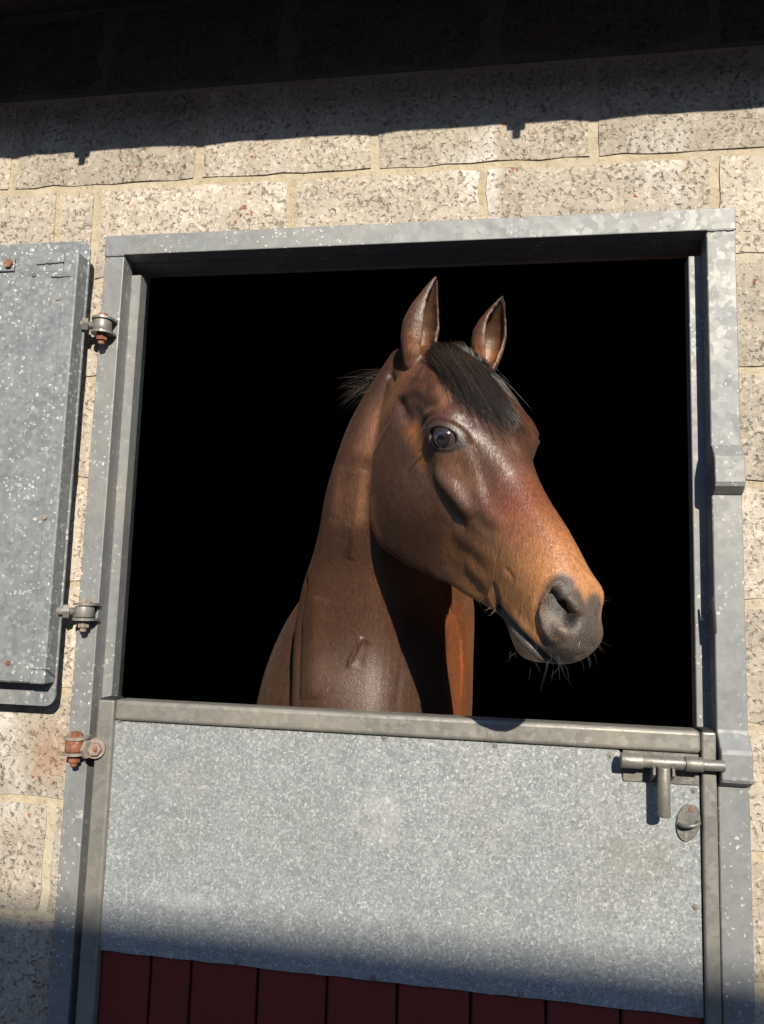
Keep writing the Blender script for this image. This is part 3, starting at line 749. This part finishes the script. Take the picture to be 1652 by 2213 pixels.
def dist_to(path, lim=.12):
    lo, hi = path.min(0)-lim, path.max(0)+lim
    idx = np.where(((P > lo) & (P < hi)).all(1))[0]
    if len(idx) == 0: return idx, np.zeros(0), np.zeros(0)
    d = np.full(len(idx), 9.); tt = np.zeros(len(idx)); n = len(path)
    if n == 1: return idx, np.linalg.norm(P[idx]-path[0], axis=1), tt
    for i in range(n-1):
        a, b = path[i], path[i+1]; ab = b-a; l2 = max(ab@ab, 1e-12)
        t_ = np.clip(((P[idx]-a)@ab)/l2, 0, 1); dd = np.linalg.norm(P[idx]-(a+t_[:, None]*ab), axis=1)
        k = dd < d; d[k] = dd[k]; tt[k] = (i+t_[k])/(n-1)
    return idx, d, tt
def stroke(pts, amp, sig, zc=True, taper=True, sharp=2.0, direction=None):
    path = path3(pts, zc)
    if len(path) == 0: return
    idx, d, t_ = dist_to(path, sig*4)
    if len(idx) == 0: return
    f = amp*np.exp(-.5*(d/sig)**sharp)
    if taper and len(path) > 1: f *= np.sqrt(np.clip(np.minimum(t_, 1-t_)/.22, 0, 1))
    nn = normals()[idx] if direction is None else np.array(direction)
    P[idx] += f[:, None]*nn
def gauss_uvw(c, s, amp, both=True):
    """soft swelling or hollow centred in the head frame"""
    Hh = W2H(P); nn = normals()
    for sg in ((1, -1) if both else (1,)):
        d = (Hh-np.array([c[0], c[1], c[2]*sg]))/np.array(s); f = amp*np.exp(-.5*(d**2).sum(1)); P[:] += f[:, None]*nn
# --- orbits, temple, jaw muscle, muzzle on both sides
gauss_uvw((.228, -.032, .100), (.034, .028, .03), .009)
Hh_ = W2H(P); d_ = (Hh_-np.array([.222, -.018, -.10]))/np.array([.030, .030, .03]); P += (.010*np.exp(-.5*(d_**2).sum(1)))[:, None]*normals()
gauss_uvw((.190, .006, .090), (.045, .016, .03), .006)
gauss_uvw((.120, -.075, .09), (.030, .022, .03), -.010)
gauss_uvw((.215, -.205, .085), (.075, .065, .03), .006)
gauss_uvw((.33, -.045, .06), (.05, .022, .03), -.005)
gauss_uvw((.575, -.065, .058), (.028, .022, .02), .004)
gauss_uvw((.60, -.150, .045), (.035, .012, .03), .003)
# --- relief seen in the photograph, laid on the near side
stroke([(530, 900), (575, 1000), (640, 1090), (700, 1180), (755, 1228)], -.0032, .0150)
stroke([(620, 1110), (690, 1195), (752, 1238)], -.0020, .0080)
stroke([(600, 990), (670, 1070), (730, 1140), (780, 1200)], .0075, .0110)
stroke([(740, 880), (775, 980), (800, 1060), (820, 1150)], .0048, .0095)
stroke([(700, 1000), (740, 1080), (780, 1150)], -.0015, .008)
stroke([(790, 1190), (815, 1235), (870, 1275)], -.0020, .0075)
stroke([(810, 1140), (870, 1200), (930, 1260)], .0036, .009)
stroke([(690, 1260), (760, 1310), (830, 1370), (890, 1400)], .0028, .0115)
stroke([(650, 1310), (720, 1375), (790, 1435), (850, 1475)], -.0009, .0130)
stroke([(640, 1390), (710, 1465), (780, 1525), (850, 1585)], -.0030, .0160)
stroke([(560, 1440), (640, 1500), (720, 1560), (790, 1590)], .0026, .012)
stroke([(745, 1410), (800, 1470), (850, 1520)], .0026, .0105)
stroke([(870, 1510), (895, 1575), (905, 1630), (915, 1670)], -.0048, .0050)
stroke([(850, 1560), (880, 1620), (895, 1660)], .0032, .0075)
stroke([(925, 1435), (955, 1465), (975, 1500)], -.0016, .0030)
stroke([(780, 780), (900, 900), (960, 1000)], .0020, .014)
stroke([(880, 640), (930, 760), (985, 880), (1050, 1010)], .0026, .010)
# brow folds and lids
stroke([(540, 735), (600, 712), (680, 715), (735, 745)], .0036, .0065)
stroke([(530, 770), (580, 740), (640, 730), (700, 752)], -.0022, .0045)
stroke([(500, 640), (560, 680), (640, 690), (700, 685)], -.0018, .006)
stroke([(440, 680), (450, 715), (465, 745)], -.0085, .0100, taper=False)
stroke([(430, 640), (500, 610), (560, 600)], .0030, .0065)
stroke([(400, 540), (410, 565)], -.0060, .0055, taper=False)
stroke([(545, 470), (520, 510), (500, 545)], -.0028, .004)
stroke([(565, 490), (540, 530), (525, 560)], .0020, .0035)
stroke([(300, 950), (360, 830), (420, 730)], .0026, .0055)
# nostril
bvh = make_bvh()
stroke([(1215, 1505), (1170, 1510), (1125, 1560), (1098, 1640), (1110, 1710), (1150, 1770), (1185, 1790)], .0058, .0052)
stroke([(1140, 1800), (1105, 1740), (1080, 1660), (1085, 1590), (1120, 1520)], -.0030, .0055)
stroke([(1145, 1590), (1150, 1650), (1190, 1715)], -.0080, .0110)
stroke([(1155, 1680), (1195, 1720), (1240, 1735)], .0045, .0100)
stroke([(1215, 1560), (1255, 1610), (1275, 1670)], .0045, .0080)
stroke([(1152, 1575), (1175, 1615), (1210, 1655), (1240, 1682)], -.0300, .0080, taper=False)
stroke([(1150, 1770), (1200, 1790), (1270, 1770)], -.0022, .0075)
# mouth: slit, lips, chin
stroke([(905, 1625), (935, 1665), (1000, 1742), (1065, 1805), (1135, 1866), (1165, 1888)], -.0115, .0038, taper=False)
stroke([(945, 1700), (1000, 1768), (1060, 1830), (1120, 1880)], .0040, .0060)
stroke([(955, 1640), (1020, 1715), (1090, 1790), (1150, 1845)], .0018, .0060)
stroke([(955, 1760), (990, 1810), (1030, 1850)], -.0026, .0045)
stroke([(1180, 1890), (1250, 1860), (1320, 1830), (1362, 1760)], -.0012, .003)
# neck: tendons below the jaw, jugular, scarred fold, shoulder crease
stroke([(270, 980), (255, 1080), (240, 1200), (225, 1320), (210, 1400)], .0055, .0085)
stroke([(225, 1000), (215, 1120), (200, 1240)], -.0022, .0130)
stroke([(170, 960), (150, 1080), (130, 1200)], .0026, .015)
stroke([(262, 1760), (228, 1830), (196, 1906)], .0062, .0034)
stroke([(285, 1780), (262, 1840), (240, 1900)], -.0035, .0075)
stroke([(660, 1262), (648, 1340), (645, 1420), (643, 1510)], -.0065, .0110, zc=False, taper=False)
stroke([(690, 1290), (680, 1400), (676, 1510)], .0060, .022, zc=False)
stroke([(928, 1243), (961, 1277), (980, 1324), (995, 1381), (998, 1440), (996, 1520)], .0055, .0052, zc=False)
stroke([(985, 1290), (1000, 1340)], -.0040, .0060, zc=False)
stroke([(868, 1440), (862, 1490), (856, 1545)], -.0022, .0080, zc=False)
# eye socket
bvh = make_bvh()
EC = hit(952, 945); nn_ = normals()
i0 = np.argmin(np.linalg.norm(P-EC, axis=1)); side = H2W((0, 0, 1))[0]-HO
en = nn_[i0]*.35+side*.45+(CAM-EC)/np.linalg.norm(CAM-EC)*.35; en /= np.linalg.norm(en)
e1 = hit(985, 956)-hit(922, 938); e1 -= en*(e1@en); e1 /= np.linalg.norm(e1); e2 = np.cross(en, e1)
if e2[2] < 0: e2 = -e2
ER = .0275; ECN = EC-en*.0222
def eye_disp(EC_, e1_, e2_, en_):
    D = P-EC_; a = D@e1_; b = D@e2_; c = D@en_
    near = (abs(c) < .045) & (a**2+b**2 < .06**2)
    rho = np.sqrt((a/.0300)**2+(b/np.where(b > 0, .0178, .0180))**2)
    f = np.where(rho < 1, -.013*np.clip((1-rho)/.25, 0, 1)**.8, 0)
    f = f+np.where(b > 0, .0040, .0022)*np.clip(1-.7*a/.03, .2, 1)*np.exp(-.5*((rho-1.12)/.11)**2)                     # lid rim
    f = f-.0016*np.exp(-.5*((rho-1.55)/.15)**2)*np.clip(b/.01+.5, 0, 1)          # fold round the lid
    f = f+.0016*np.exp(-.5*((rho-1.95)/.2)**2)*np.clip(b/.01, 0, 1)
    P[near] += (f[near, None])*en_
eye_disp(EC, e1, e2, en)
# mirrored far eye and nostril
mir = lambda v: (W2H(v[None]+HO)*np.array([1, 1, -1]))@HM.T
ECf = H2W(W2H(EC)*np.array([1, 1, -1]))[0]; e1f, e2f, enf = mir(e1)[0], mir(e2)[0], mir(en)[0]
eye_disp(ECf, e1f, e2f, enf)
Hn = W2H(P); nf = normals()
d = (Hn-np.array([.600, -.075, -.052]))/np.array([.018, .012, .02]); P += (-.016*np.exp(-.5*(d**2).sum(1)))[:, None]*nf
d = (Hn-np.array([.580, -.058, -.055]))/np.array([.020, .016, .02]); P += (.006*np.exp(-.5*(d**2).sum(1)))[:, None]*nf
nrm = normals()
# --- coat colours, by place on the animal
Hh = W2H(P); u, v, w = Hh.T
sm = lambda x, a, b: (lambda q: q*q*(3-2*q))(np.clip((x-a)/(b-a), 0, 1))
col = np.tile(np.array([.062, .032, .0195]), (N, 1))
rs_ = np.random.RandomState(3)
def vnoise(sc, seed):
    r = np.random.RandomState(seed); k = r.normal(size=(14, 3))*sc; ph = r.uniform(0, 6.28, 14)
    return np.sin(P@k.T+ph).mean(1)*2.2
n1, n2 = vnoise(22, 1), vnoise(60, 2)
def paint(mask, c, k=1.0):
    a = np.clip(mask*k, 0, 1)[:, None]; col[:] = col*(1-a)+np.array(c)*a
isear = np.zeros(N, bool)
for e_ in (eN, eF):
    B_, ax_, Ln_, o_, s_ = e_[2]; D = P-B_; t_ = D@ax_
    isear |= (t_ > .035) & (t_ < Ln_+.03) & (np.linalg.norm(D-np.outer(t_, ax_), axis=1) < .06)
headm = sm(u, -.04, .06)*(w > -.2)*sm(-v, -.2, -.1)*(Hh[:, 1] > -.42)*(P[:, 2] > 1.38)
inhead = (u > -.02) & (v > -.37) & (abs(w) < .14)
paint(inhead*sm(-v, .09, .2)*sm(-u, -.42, -.30), (.064, .030, .0165), .85)                 # cheek
paint(inhead*sm(v, -.06, .0)*sm(-u, -.42, -.2), (.074, .030, .0175), .8)                  # forehead
paint(inhead*sm(u, .30, .42)*sm(v, -.10, -.04), (.170, .056, .025), .85)                 # nose bridge, redder
paint(inhead*sm(u+.10*n1*.1+(-v)*.25, .40, .56), (.33, .165, .062), .95)                 # tan muzzle
paint(inhead*sm(u-.25*(v+.02), .44, .50)*sm(v, -.05, .02), (.26, .092, .038), .6)
mz = u+.18*(v+.06)+.006*n2
dm = np.maximum(sm(mz, .582, .622)*sm(-v, .035, .075), sm(u, .615, .645))
lipz = sm(u, .505, .530)*np.exp(-.5*((v+.178-(u-.51)*.27)/.010)**2)
def near_path(pts, sig, zc=True):
    path = path3(pts, zc); m_ = np.zeros(N)
    if len(path) == 0: return m_
    idx, d, t_ = dist_to(path, sig*4); m_[idx] = np.exp(-.5*(d/sig)**2); return m_
bvh = make_bvh()
GREY = (.044, .038, .035)
ptsm = [(1205, 1520), (1185, 1550), (1150, 1610), (1140, 1680), (1170, 1730), (1230, 1700), (1240, 1620), (1260, 1580), (1290, 1640), (1300, 1720), (1250, 1770), (1340, 1700), (1350, 1620)]
g1 = np.maximum(near_path(ptsm, .015)*1.5, dm)
paint(inhead*sm(g1+.14*n2+.10*n1, .20, 1.10), GREY, .95)
paint(near_path([(1140, 1800), (1200, 1840), (1270, 1820), (1340, 1780)], .010)*1.7, GREY, .95)
paint(near_path([(920, 1650), (985, 1740), (1050, 1800), (1110, 1850), (1160, 1885)], .0065)*1.6, (.065, .058, .054), .95)
paint(near_path([(950, 1715), (1005, 1780), (1065, 1840), (1125, 1885)], .0065)*1.4, (.075, .068, .064), .9)
paint(near_path([(1170, 1690), (1215, 1730)], .010)*1.2, (.15, .13, .105), .7)
paint(near_path([(1152, 1575), (1175, 1615), (1210, 1655), (1240, 1682)], .0075)*1.8, (.010, .008, .008), 1)  # darkness of the nostril hole painted into the colour
paint(near_path([(885, 1560), (905, 1620), (915, 1660)], .004)*1.2, (.03, .022, .018), .9)
skin = np.clip(inhead*sm(g1, .3, .8)+near_path([(1140, 1800), (1200, 1840), (1270, 1820), (1340, 1780)], .010)*1.4, 0, 1)
# tan accents: inner eye corner, cheek edge, below the jaw; also painted sheen highlights
paint(near_path([(500, 800), (520, 850), (545, 930)], .014), (.26, .115, .032), .75)
paint(near_path([(310, 1130), (315, 1220), (345, 1310)], .010), (.20, .090, .032), .6)
paint(near_path([(470, 1000), (520, 1080), (570, 1150)], .016), (.14, .068, .032), .45)
paint(near_path([(700, 1340), (800, 1420), (880, 1480)], .030), (.24, .115, .045), .65)
paint(near_path([(640, 930), (720, 960), (760, 1040)], .018), (.19, .105, .062), .6)  # sheen below the eye, painted as paler coat
paint(near_path([(880, 640), (930, 760), (985, 880)], .008), (.15, .085, .055), .6)  # highlight along the forehead ridge, painted in
paint(near_path([(900, 930), (950, 1000)], .014), (.17, .10, .075), .5)  # pale sheen on the upper face, painted in
paint(near_path([(930, 1243), (980, 1340), (990, 1500)], .05, False)*(P[:, 1] > .0), (.25, .085, .028), .9)   # sunlit strip on the left of the neck, painted redder and brighter
paint(sm(P[:, 0], .735, .79)*sm(P[:, 1], .06, .12)*sm(-P[:, 2], -1.62, -1.5)*(~inhead), (.21, .072, .025), .95)  # brightness of the sunlit neck side put into the coat colour
paint(near_path([(470, 520), (420, 600), (340, 740), (290, 860)], .020), (.20, .098, .050), .7)
paint(near_path([(250, 1020), (240, 1200)], .014), (.20, .105, .060), .6)  # highlights of the neck ridges, here and next, painted into the coat
paint(near_path([(150, 1000), (130, 1200)], .014), (.135, .076, .050), .55)
paint(near_path([(640, 660), (650, 640), (620, 600)], .010), (.24, .13, .075), .55)  # brow highlight painted in
# dark skin round the eye
D = P-EC; rho = np.sqrt(((D@e1)/.030)**2+((D@e2)/.0178)**2); nearE = np.linalg.norm(D, axis=1) < .07
paint(nearE*np.clip((1.65-rho)/.4, 0, 1), (.020, .016, .015), .95)
paint(nearE*np.exp(-.5*((rho-1.22)/.06)**2)*((D@e2) > .006), (.07, .06, .055), .4)
D = P-ECf; rho = np.sqrt(((D@e1f)/.0265)**2+((D@e2f)/.020)**2); paint((np.linalg.norm(D, axis=1) < .07)*np.clip((1.5-rho)/.4, 0, 1), (.03, .024, .022), .95)
paint(near_path([(695, 855), (735, 845)], .006), (.05, .046, .046), .9)
# ears: dark back and rims, tan hair inside at the base
earcol = np.tile(np.array([.075, .046, .028]), (N, 1))
for e_ in (eN, eF):
    B_, ax_, Ln_, o_, s_ = e_[2]; D = P-B_; t_ = (D@ax_)/Ln_; front = nrm@o_
    k = (t_ > .12) & (t_ < 1.2) & (np.linalg.norm(D-np.outer(D@ax_, ax_), axis=1) < .06)
    a = k*sm(t_, .10, .22); inner = sm(front, -.2, .3)
    paint(a, (.075, .036, .019), .95); paint(a*inner*sm(-t_, -.50, -.22), (.20, .080, .030), .8); paint(a*sm(t_, .78, .95), (.045, .033, .026), .8)
    paint(a*sm(-front, .5, .8), (.022, .016, .013), .8); skin = np.maximum(skin, a*.45)
skin = np.maximum(skin, .8*sm(-P[:, 2], -1.46, -1.36)*(~inhead)*(P[:, 1] > .05)*(P[:, 0] < .78))
col *= (1+.10*n1+.06*n2)[:, None]*np.array([1.16, 1.02, .92])
D = P-EC; skin = np.maximum(skin, nearE*np.clip((1.9-np.sqrt(((D@e1)/.030)**2+((D@e2)/.0178)**2))/.4, 0, 1)*.35)
col = np.clip(col, .004, .8)
me2.vertices.foreach_set('co', P.ravel()); me2.update()
ca = me2.color_attributes.new('coat', 'FLOAT_COLOR', 'POINT'); ca.data.foreach_set('color', np.c_[col, 1-skin].ravel())
for p in me2.polygons: p.use_smooth = True
# bare skin mask for gloss
t = NT('bay_coat')
vc = t.n('ShaderNodeVertexColor', layer_name='coat')
# hair lie: short strands, stretched along the body
st1 = t.noise(1.0, 4, .7, t.map((210, 210, 42), rot=(.25, .35, 0))); st2 = t.noise(1.0, 3, .6, t.map((520, 520, 90), (3, 1, 2), rot=(.25, .35, 0)))
mo = t.noise(45, 4, .65)
fac = t.math('ADD', t.math('MULTIPLY', st1, .6), t.math('MULTIPLY', st2, .4))
cc = t.mix(t.ramp(fac, [(.34, 0), (.66, 1)]), (.50, .50, .50), (1.45, 1.42, 1.40)); cm = t.mix(1.0, vc.outputs[0], cc, 'MULTIPLY')
cm = t.mix(t.ramp(mo, [(.4, 0), (.75, .30)]), cm, t.mix(1.0, vc.outputs[0], (1.7, 1.75, 1.8), 'MULTIPLY'))
hh = t.math('ADD', fac, t.math('MULTIPLY', mo, .5))
t.b.inputs['Sheen Weight'].default_value = .05; t.b.inputs['Sheen Roughness'].default_value = .35; t.b.inputs['Sheen Tint'].default_value = (1, .85, .7, 1)
t.b.inputs['Specular IOR Level'].default_value = .85
sk = t.math('SUBTRACT', 1.0, vc.outputs['Alpha'])
wr = t.math('ADD', t.noise(190, 4, .65), t.math('MULTIPLY', t.vor(330, 'Distance'), .8))
hs = t.math('ADD', t.math('MULTIPLY', hh, vc.outputs['Alpha']), t.math('MULTIPLY', wr, t.math('MULTIPLY', sk, .55)))
cm = t.mix(t.math('MULTIPLY', sk, t.ramp(t.noise(70, 4, .7), [(.4, 0), (.7, .35)])), cm, (.085, .062, .046))
MCOAT = t.out(Base_Color=cm, Roughness=t.math('ADD', t.math('ADD', t.math('MULTIPLY', st1, .26), .255), t.math('MULTIPLY', sk, .22)), Normal=t.bump(hs, .55, .0030))
horse = empty('horse', (.68, 1.3, .05)); tag(horse, 'bay horse with black forelock looking out over the lower stable door', 'horse')
body = link('body', me2, MCOAT, horse)

# short coat hair lying along the skin, over everything the photo shows
rg_ = np.random.RandomState(8)
cand = np.where((P[:, 1] < .62) & (P[:, 2] > 1.2) & (((CAM-P)*nrm).sum(1) > -.25))[0]
D = P-EC; bare = (np.sqrt(((D@e1)/.030)**2+((D@e2)/.0178)**2) < 1.25) & (np.linalg.norm(D, axis=1) < .06)
cand = cand[~bare[cand] & (col[cand].max(1) > .016)]
NF = 140000
pk = rg_.choice(cand, NF); n_ = nrm[pk]; base = P[pk]+rg_.normal(0, .0011, (NF, 3))
hu, hv_, hw_ = HM[:, 0], HM[:, 1], HM[:, 2]
ih = np.clip((u[pk]+.03)/.08, 0, 1)*(v[pk] > -.37)*(abs(w[pk]) < .13); ih = ih[:, None]
flow = ih*(.9*hu-.35*hv_)+(1-ih)*np.array([-.05, .15, -1.0])
sw = np.sin(P[pk]@np.array([38., 21., 29.]))*.25+np.sin(P[pk]@np.array([-17., 44., 12.]))*.2
tg = flow-n_*(flow*n_).sum(1)[:, None]; tg /= np.linalg.norm(tg, axis=1)[:, None]+1e-9
sd_ = np.cross(n_, tg); an = (rg_.normal(0, .16, NF)+sw)[:, None]; tg, sd_ = tg*np.cos(an)+sd_*np.sin(an), sd_*np.cos(an)-tg*np.sin(an)
Lh = (rg_.uniform(.006, .011, NF)*np.where((u[pk] > .56) | (u[pk] < -.06) & (v[pk] > -.02), .45, 1.0))[:, None]*np.where(ih > .5, .8, 1.1)
ro = rg_.normal(0, .20, NF)[:, None]; sdr = sd_*np.cos(ro)+n_*np.sin(ro)
base = base-n_*((base-P[pk])*n_).sum(1)[:, None]
FV = np.empty((NF*3, 3)); wd_ = .00032
FV[0::3] = base-sdr*wd_-n_*.0002; FV[1::3] = base+sdr*wd_-n_*.0002; FV[2::3] = base+tg*Lh+n_*Lh*rg_.uniform(.03, .10, (NF, 1))
fm = bpy.data.meshes.new('coat_hair'); fm.vertices.add(NF*3); fm.vertices.foreach_set('co', FV.ravel())
fm.loops.add(NF*3); fm.loops.foreach_set('vertex_index', np.arange(NF*3, dtype=np.int32)); fm.polygons.add(NF)
fm.polygons.foreach_set('loop_start', np.arange(0, NF*3, 3, dtype=np.int32)); fm.update(calc_edges=True)
hc = col[pk]*np.exp(rg_.normal(0, .26, (NF, 1))); hc = np.repeat(np.clip(hc, .003, .8), 3, axis=0)
fa = fm.color_attributes.new('coat', 'FLOAT_COLOR', 'POINT'); fa.data.foreach_set('color', np.c_[hc, np.ones(NF*3)].ravel())
t = NT('coat_hair'); vc = t.n('ShaderNodeVertexColor', layer_name='coat')
MFUR = t.out(Base_Color=vc.outputs[0], Roughness=.44, Specular_IOR_Level=.55)
tag(link('coat_hair', fm, MFUR, horse), kind='stuff')

# --- eyes
t = NT('horse_eye'); tc = t.n('ShaderNodeTexCoord'); sp = t.sep(tc.outputs['Object'])
ax_ = t.math('DIVIDE', sp[0], .0120); ay_ = t.math('DIVIDE', sp[1], .0050)
pr = t.math('SQRT', t.math('ADD', t.math('MULTIPLY', ax_, ax_), t.math('MULTIPLY', ay_, ay_)))
ir = t.math('SQRT', t.math('ADD', t.math('MULTIPLY', sp[0], sp[0]), t.math('MULTIPLY', sp[1], sp[1])))
c_ = t.mix(t.ramp(pr, [(.8, 0), (1.0, 1)]), (.006, .006, .010), t.mix(t.noise(300, 3), (.018, .012, .012), (.050, .030, .028)))
sc_ = t.n('ShaderNodeMapRange'); t.link(ir, sc_.inputs[0]); sc_.inputs[1].default_value = .0185; sc_.inputs[2].default_value = .0205
c_ = t.mix(sc_.outputs[0], c_, (.06, .045, .04))
t.b.inputs['Coat Weight'].default_value = 1.0; t.b.inputs['Coat Roughness'].default_value = .02
MEYE = t.out(Base_Color=c_, Roughness=.12, Specular_IOR_Level=.8)
for (cen, a, b, c) in ((ECN, e1, e2, en), (H2W(W2H(ECN)*np.array([1, 1, -1]))[0], e1f, e2f, enf)):
    bm = bmesh.new(); bmesh.ops.create_uvsphere(bm, u_segments=48, v_segments=32, radius=ER)
    for vt in bm.verts:
        if vt.co.z > 0: vt.co.z *= 1.02
    o = from_bm('eye', bm, MEYE, horse, True)
    bb = np.cross(c, a)
    M4 = Matrix(((a[0], bb[0], c[0], cen[0]), (a[1], bb[1], c[1], cen[1]), (a[2], bb[2], c[2], cen[2]), (0, 0, 0, 1)))
    o.matrix_parent_inverse = horse.matrix_world.inverted() if False else Matrix.Translation(horse.location).inverted(); o.matrix_basis = M4

# --- hair: forelock, mane, lashes, whiskers
t = NT('black_hair'); oi = t.n('ShaderNodeNewGeometry'); rn = oi.outputs['Random Per Island']
MHAIR = t.out(Base_Color=t.mix(rn, (.006, .005, .005), (.045, .031, .024)), Roughness=.36, Specular_IOR_Level=.5)
t = NT('whisker'); MWHI = t.out(Base_Color=(.10, .09, .08), Roughness=.35)
bvh = make_bvh()
hr = random.Random(11)
def strand(bm, pts, r0, r1, n=3):
    k = len(pts); b_path(bm, pts, [r0+(r1-r0)*(i/(k-1))**1.5 for i in range(k)], n)
def lay(p, lift):
    loc, n, i, d = bvh.find_nearest(Vector(p)); return np.array(loc)+np.array(n)*lift
bm = bmesh.new()
def pic(xs, ys, a): return np.array([np.interp(a, [0, .25, .5, .75, 1], xs), np.interp(a, [0, .25, .5, .75, 1], ys)])
for i in range(1900):
    # roots on the poll between the ears; strands sweep down the forehead towards the far side
    a = .95*hr.random()**.85; k = hr.random()
    rt = pic([572, 605, 650, 720, 800], [450, 412, 395, 396, 440], a)+np.array([hr.gauss(0, 9), hr.gauss(0, 8)+hr.uniform(-8, 45)*(1-.6*a)])
    if a < .12 and hr.random() < .5: continue
    tp = pic([640, 770, 885, 970, 1012], [590, 690, 760, 755, 722], min(1, max(0, a+hr.gauss(0, .06))))+np.array([hr.gauss(0, 20), hr.gauss(0, 20)])
    Lf = hr.uniform(.66, 1.22) if k < .85 else hr.uniform(.4, .7)
    md_ = rt+(tp-rt)*.45+np.array([26, -22])*(1-.5*a)+np.array([hr.gauss(0, 8), hr.gauss(0, 8)])
    lift0 = hr.uniform(.001, .012)*(1-.5*a); pts = []; last = None; ns = 10
    for j in range(ns):
        x = j/(ns-1)*Lf; q = (1-x)**2*rt+2*x*(1-x)*md_+x*x*tp
        xx, yy = Zc(*q); d = ray(xx, yy); loc, n_, fi, dd = bvh.ray_cast(Vector(CAM), Vector(d).normalized())
        if loc is None or loc.y > .16 or (last is not None and abs(loc.y-last) > .06):
            if last is None and loc is not None: break
            pt = at(xx, yy, (last if last is not None else -.035)+.004)
        else: pt = np.array(loc)+np.array(n_)*(lift0*(1-.75*j/ns)+.0012); last = float(loc.y)
        pts.append(pt)
    if len(pts) > 4: strand(bm, pts, hr.uniform(.0005, .0009), .00012)
from_bm('forelock', bm, MHAIR, horse, True)
bm = bmesh.new()
for i in range(170):
    s0 = hr.random()
    root = at(842-40*s0+hr.uniform(-6, 14), 800+55*s0, .085+.03*s0); root = lay(root, -.002)
    tip = at(796-80*hr.random()**1.3, 842+hr.gauss(8, 20)+20*s0, .10+hr.uniform(-.03, .08))
    mid = (root+tip)/2+np.array([0, 0, .020+hr.gauss(0, .006)])
    pts = [(1-x)**2*root+2*x*(1-x)*mid+x*x*tip for x in np.linspace(0, 1, 8)]
    strand(bm, pts, .0007, .00015)
from_bm('mane', bm, MHAIR, horse, True)
bm = bmesh.new()
for i in range(26):
    q = math.radians(20+140*i/25); rr = EC+e1*.0265*math.cos(q)+e2*.0215*math.sin(q)+en*.006
    tip = rr+en*.014+e1*(.006*math.cos(q))+e2*(-.003+hr.uniform(-.002, .003)); strand(bm, [rr, (rr+tip)/2+en*.002, tip], .0005, .00012)
from_bm('eyelashes', bm, MHAIR, horse)
bm = bmesh.new()
def whisk(x0, y0, dx, dy, jit, num, ln):
    for i in range(num):
        q = hit(x0+hr.gauss(0, jit), y0+hr.gauss(0, jit))
        if q is None: continue
        L_ = ln*hr.uniform(.4, 1.1); dr = np.array([dx+hr.gauss(0, .22), hr.gauss(-.15, .35), dy+hr.gauss(0, .18)]); dr /= np.linalg.norm(dr)
        sag = np.array([hr.gauss(0, .004), 0, -.006*L_/.05]); strand(bm, [q, q+dr*L_*.5-sag*.3, q+dr*L_+sag], hr.uniform(.00018, .00028), .00006)
whisk(1140, 1425, -.15, -1, 14, 13, .036); whisk(1180, 1434, .02, -1, 14, 15, .040); whisk(1210, 1424, .25, -1, 10, 10, .036)
whisk(1118, 1404, -.6, -.8, 5, 4, .030)
whisk(1285, 1390, .7, -.6, 8, 8, .022); whisk(1295, 1300, 1, .2, 10, 9, .016); whisk(1262, 1412, .4, -.9, 8, 7, .03); whisk(1060, 1318, -.6, -.9, 10, 10, .018)
tag(from_bm('whiskers', bm, MWHI, horse), kind='stuff')
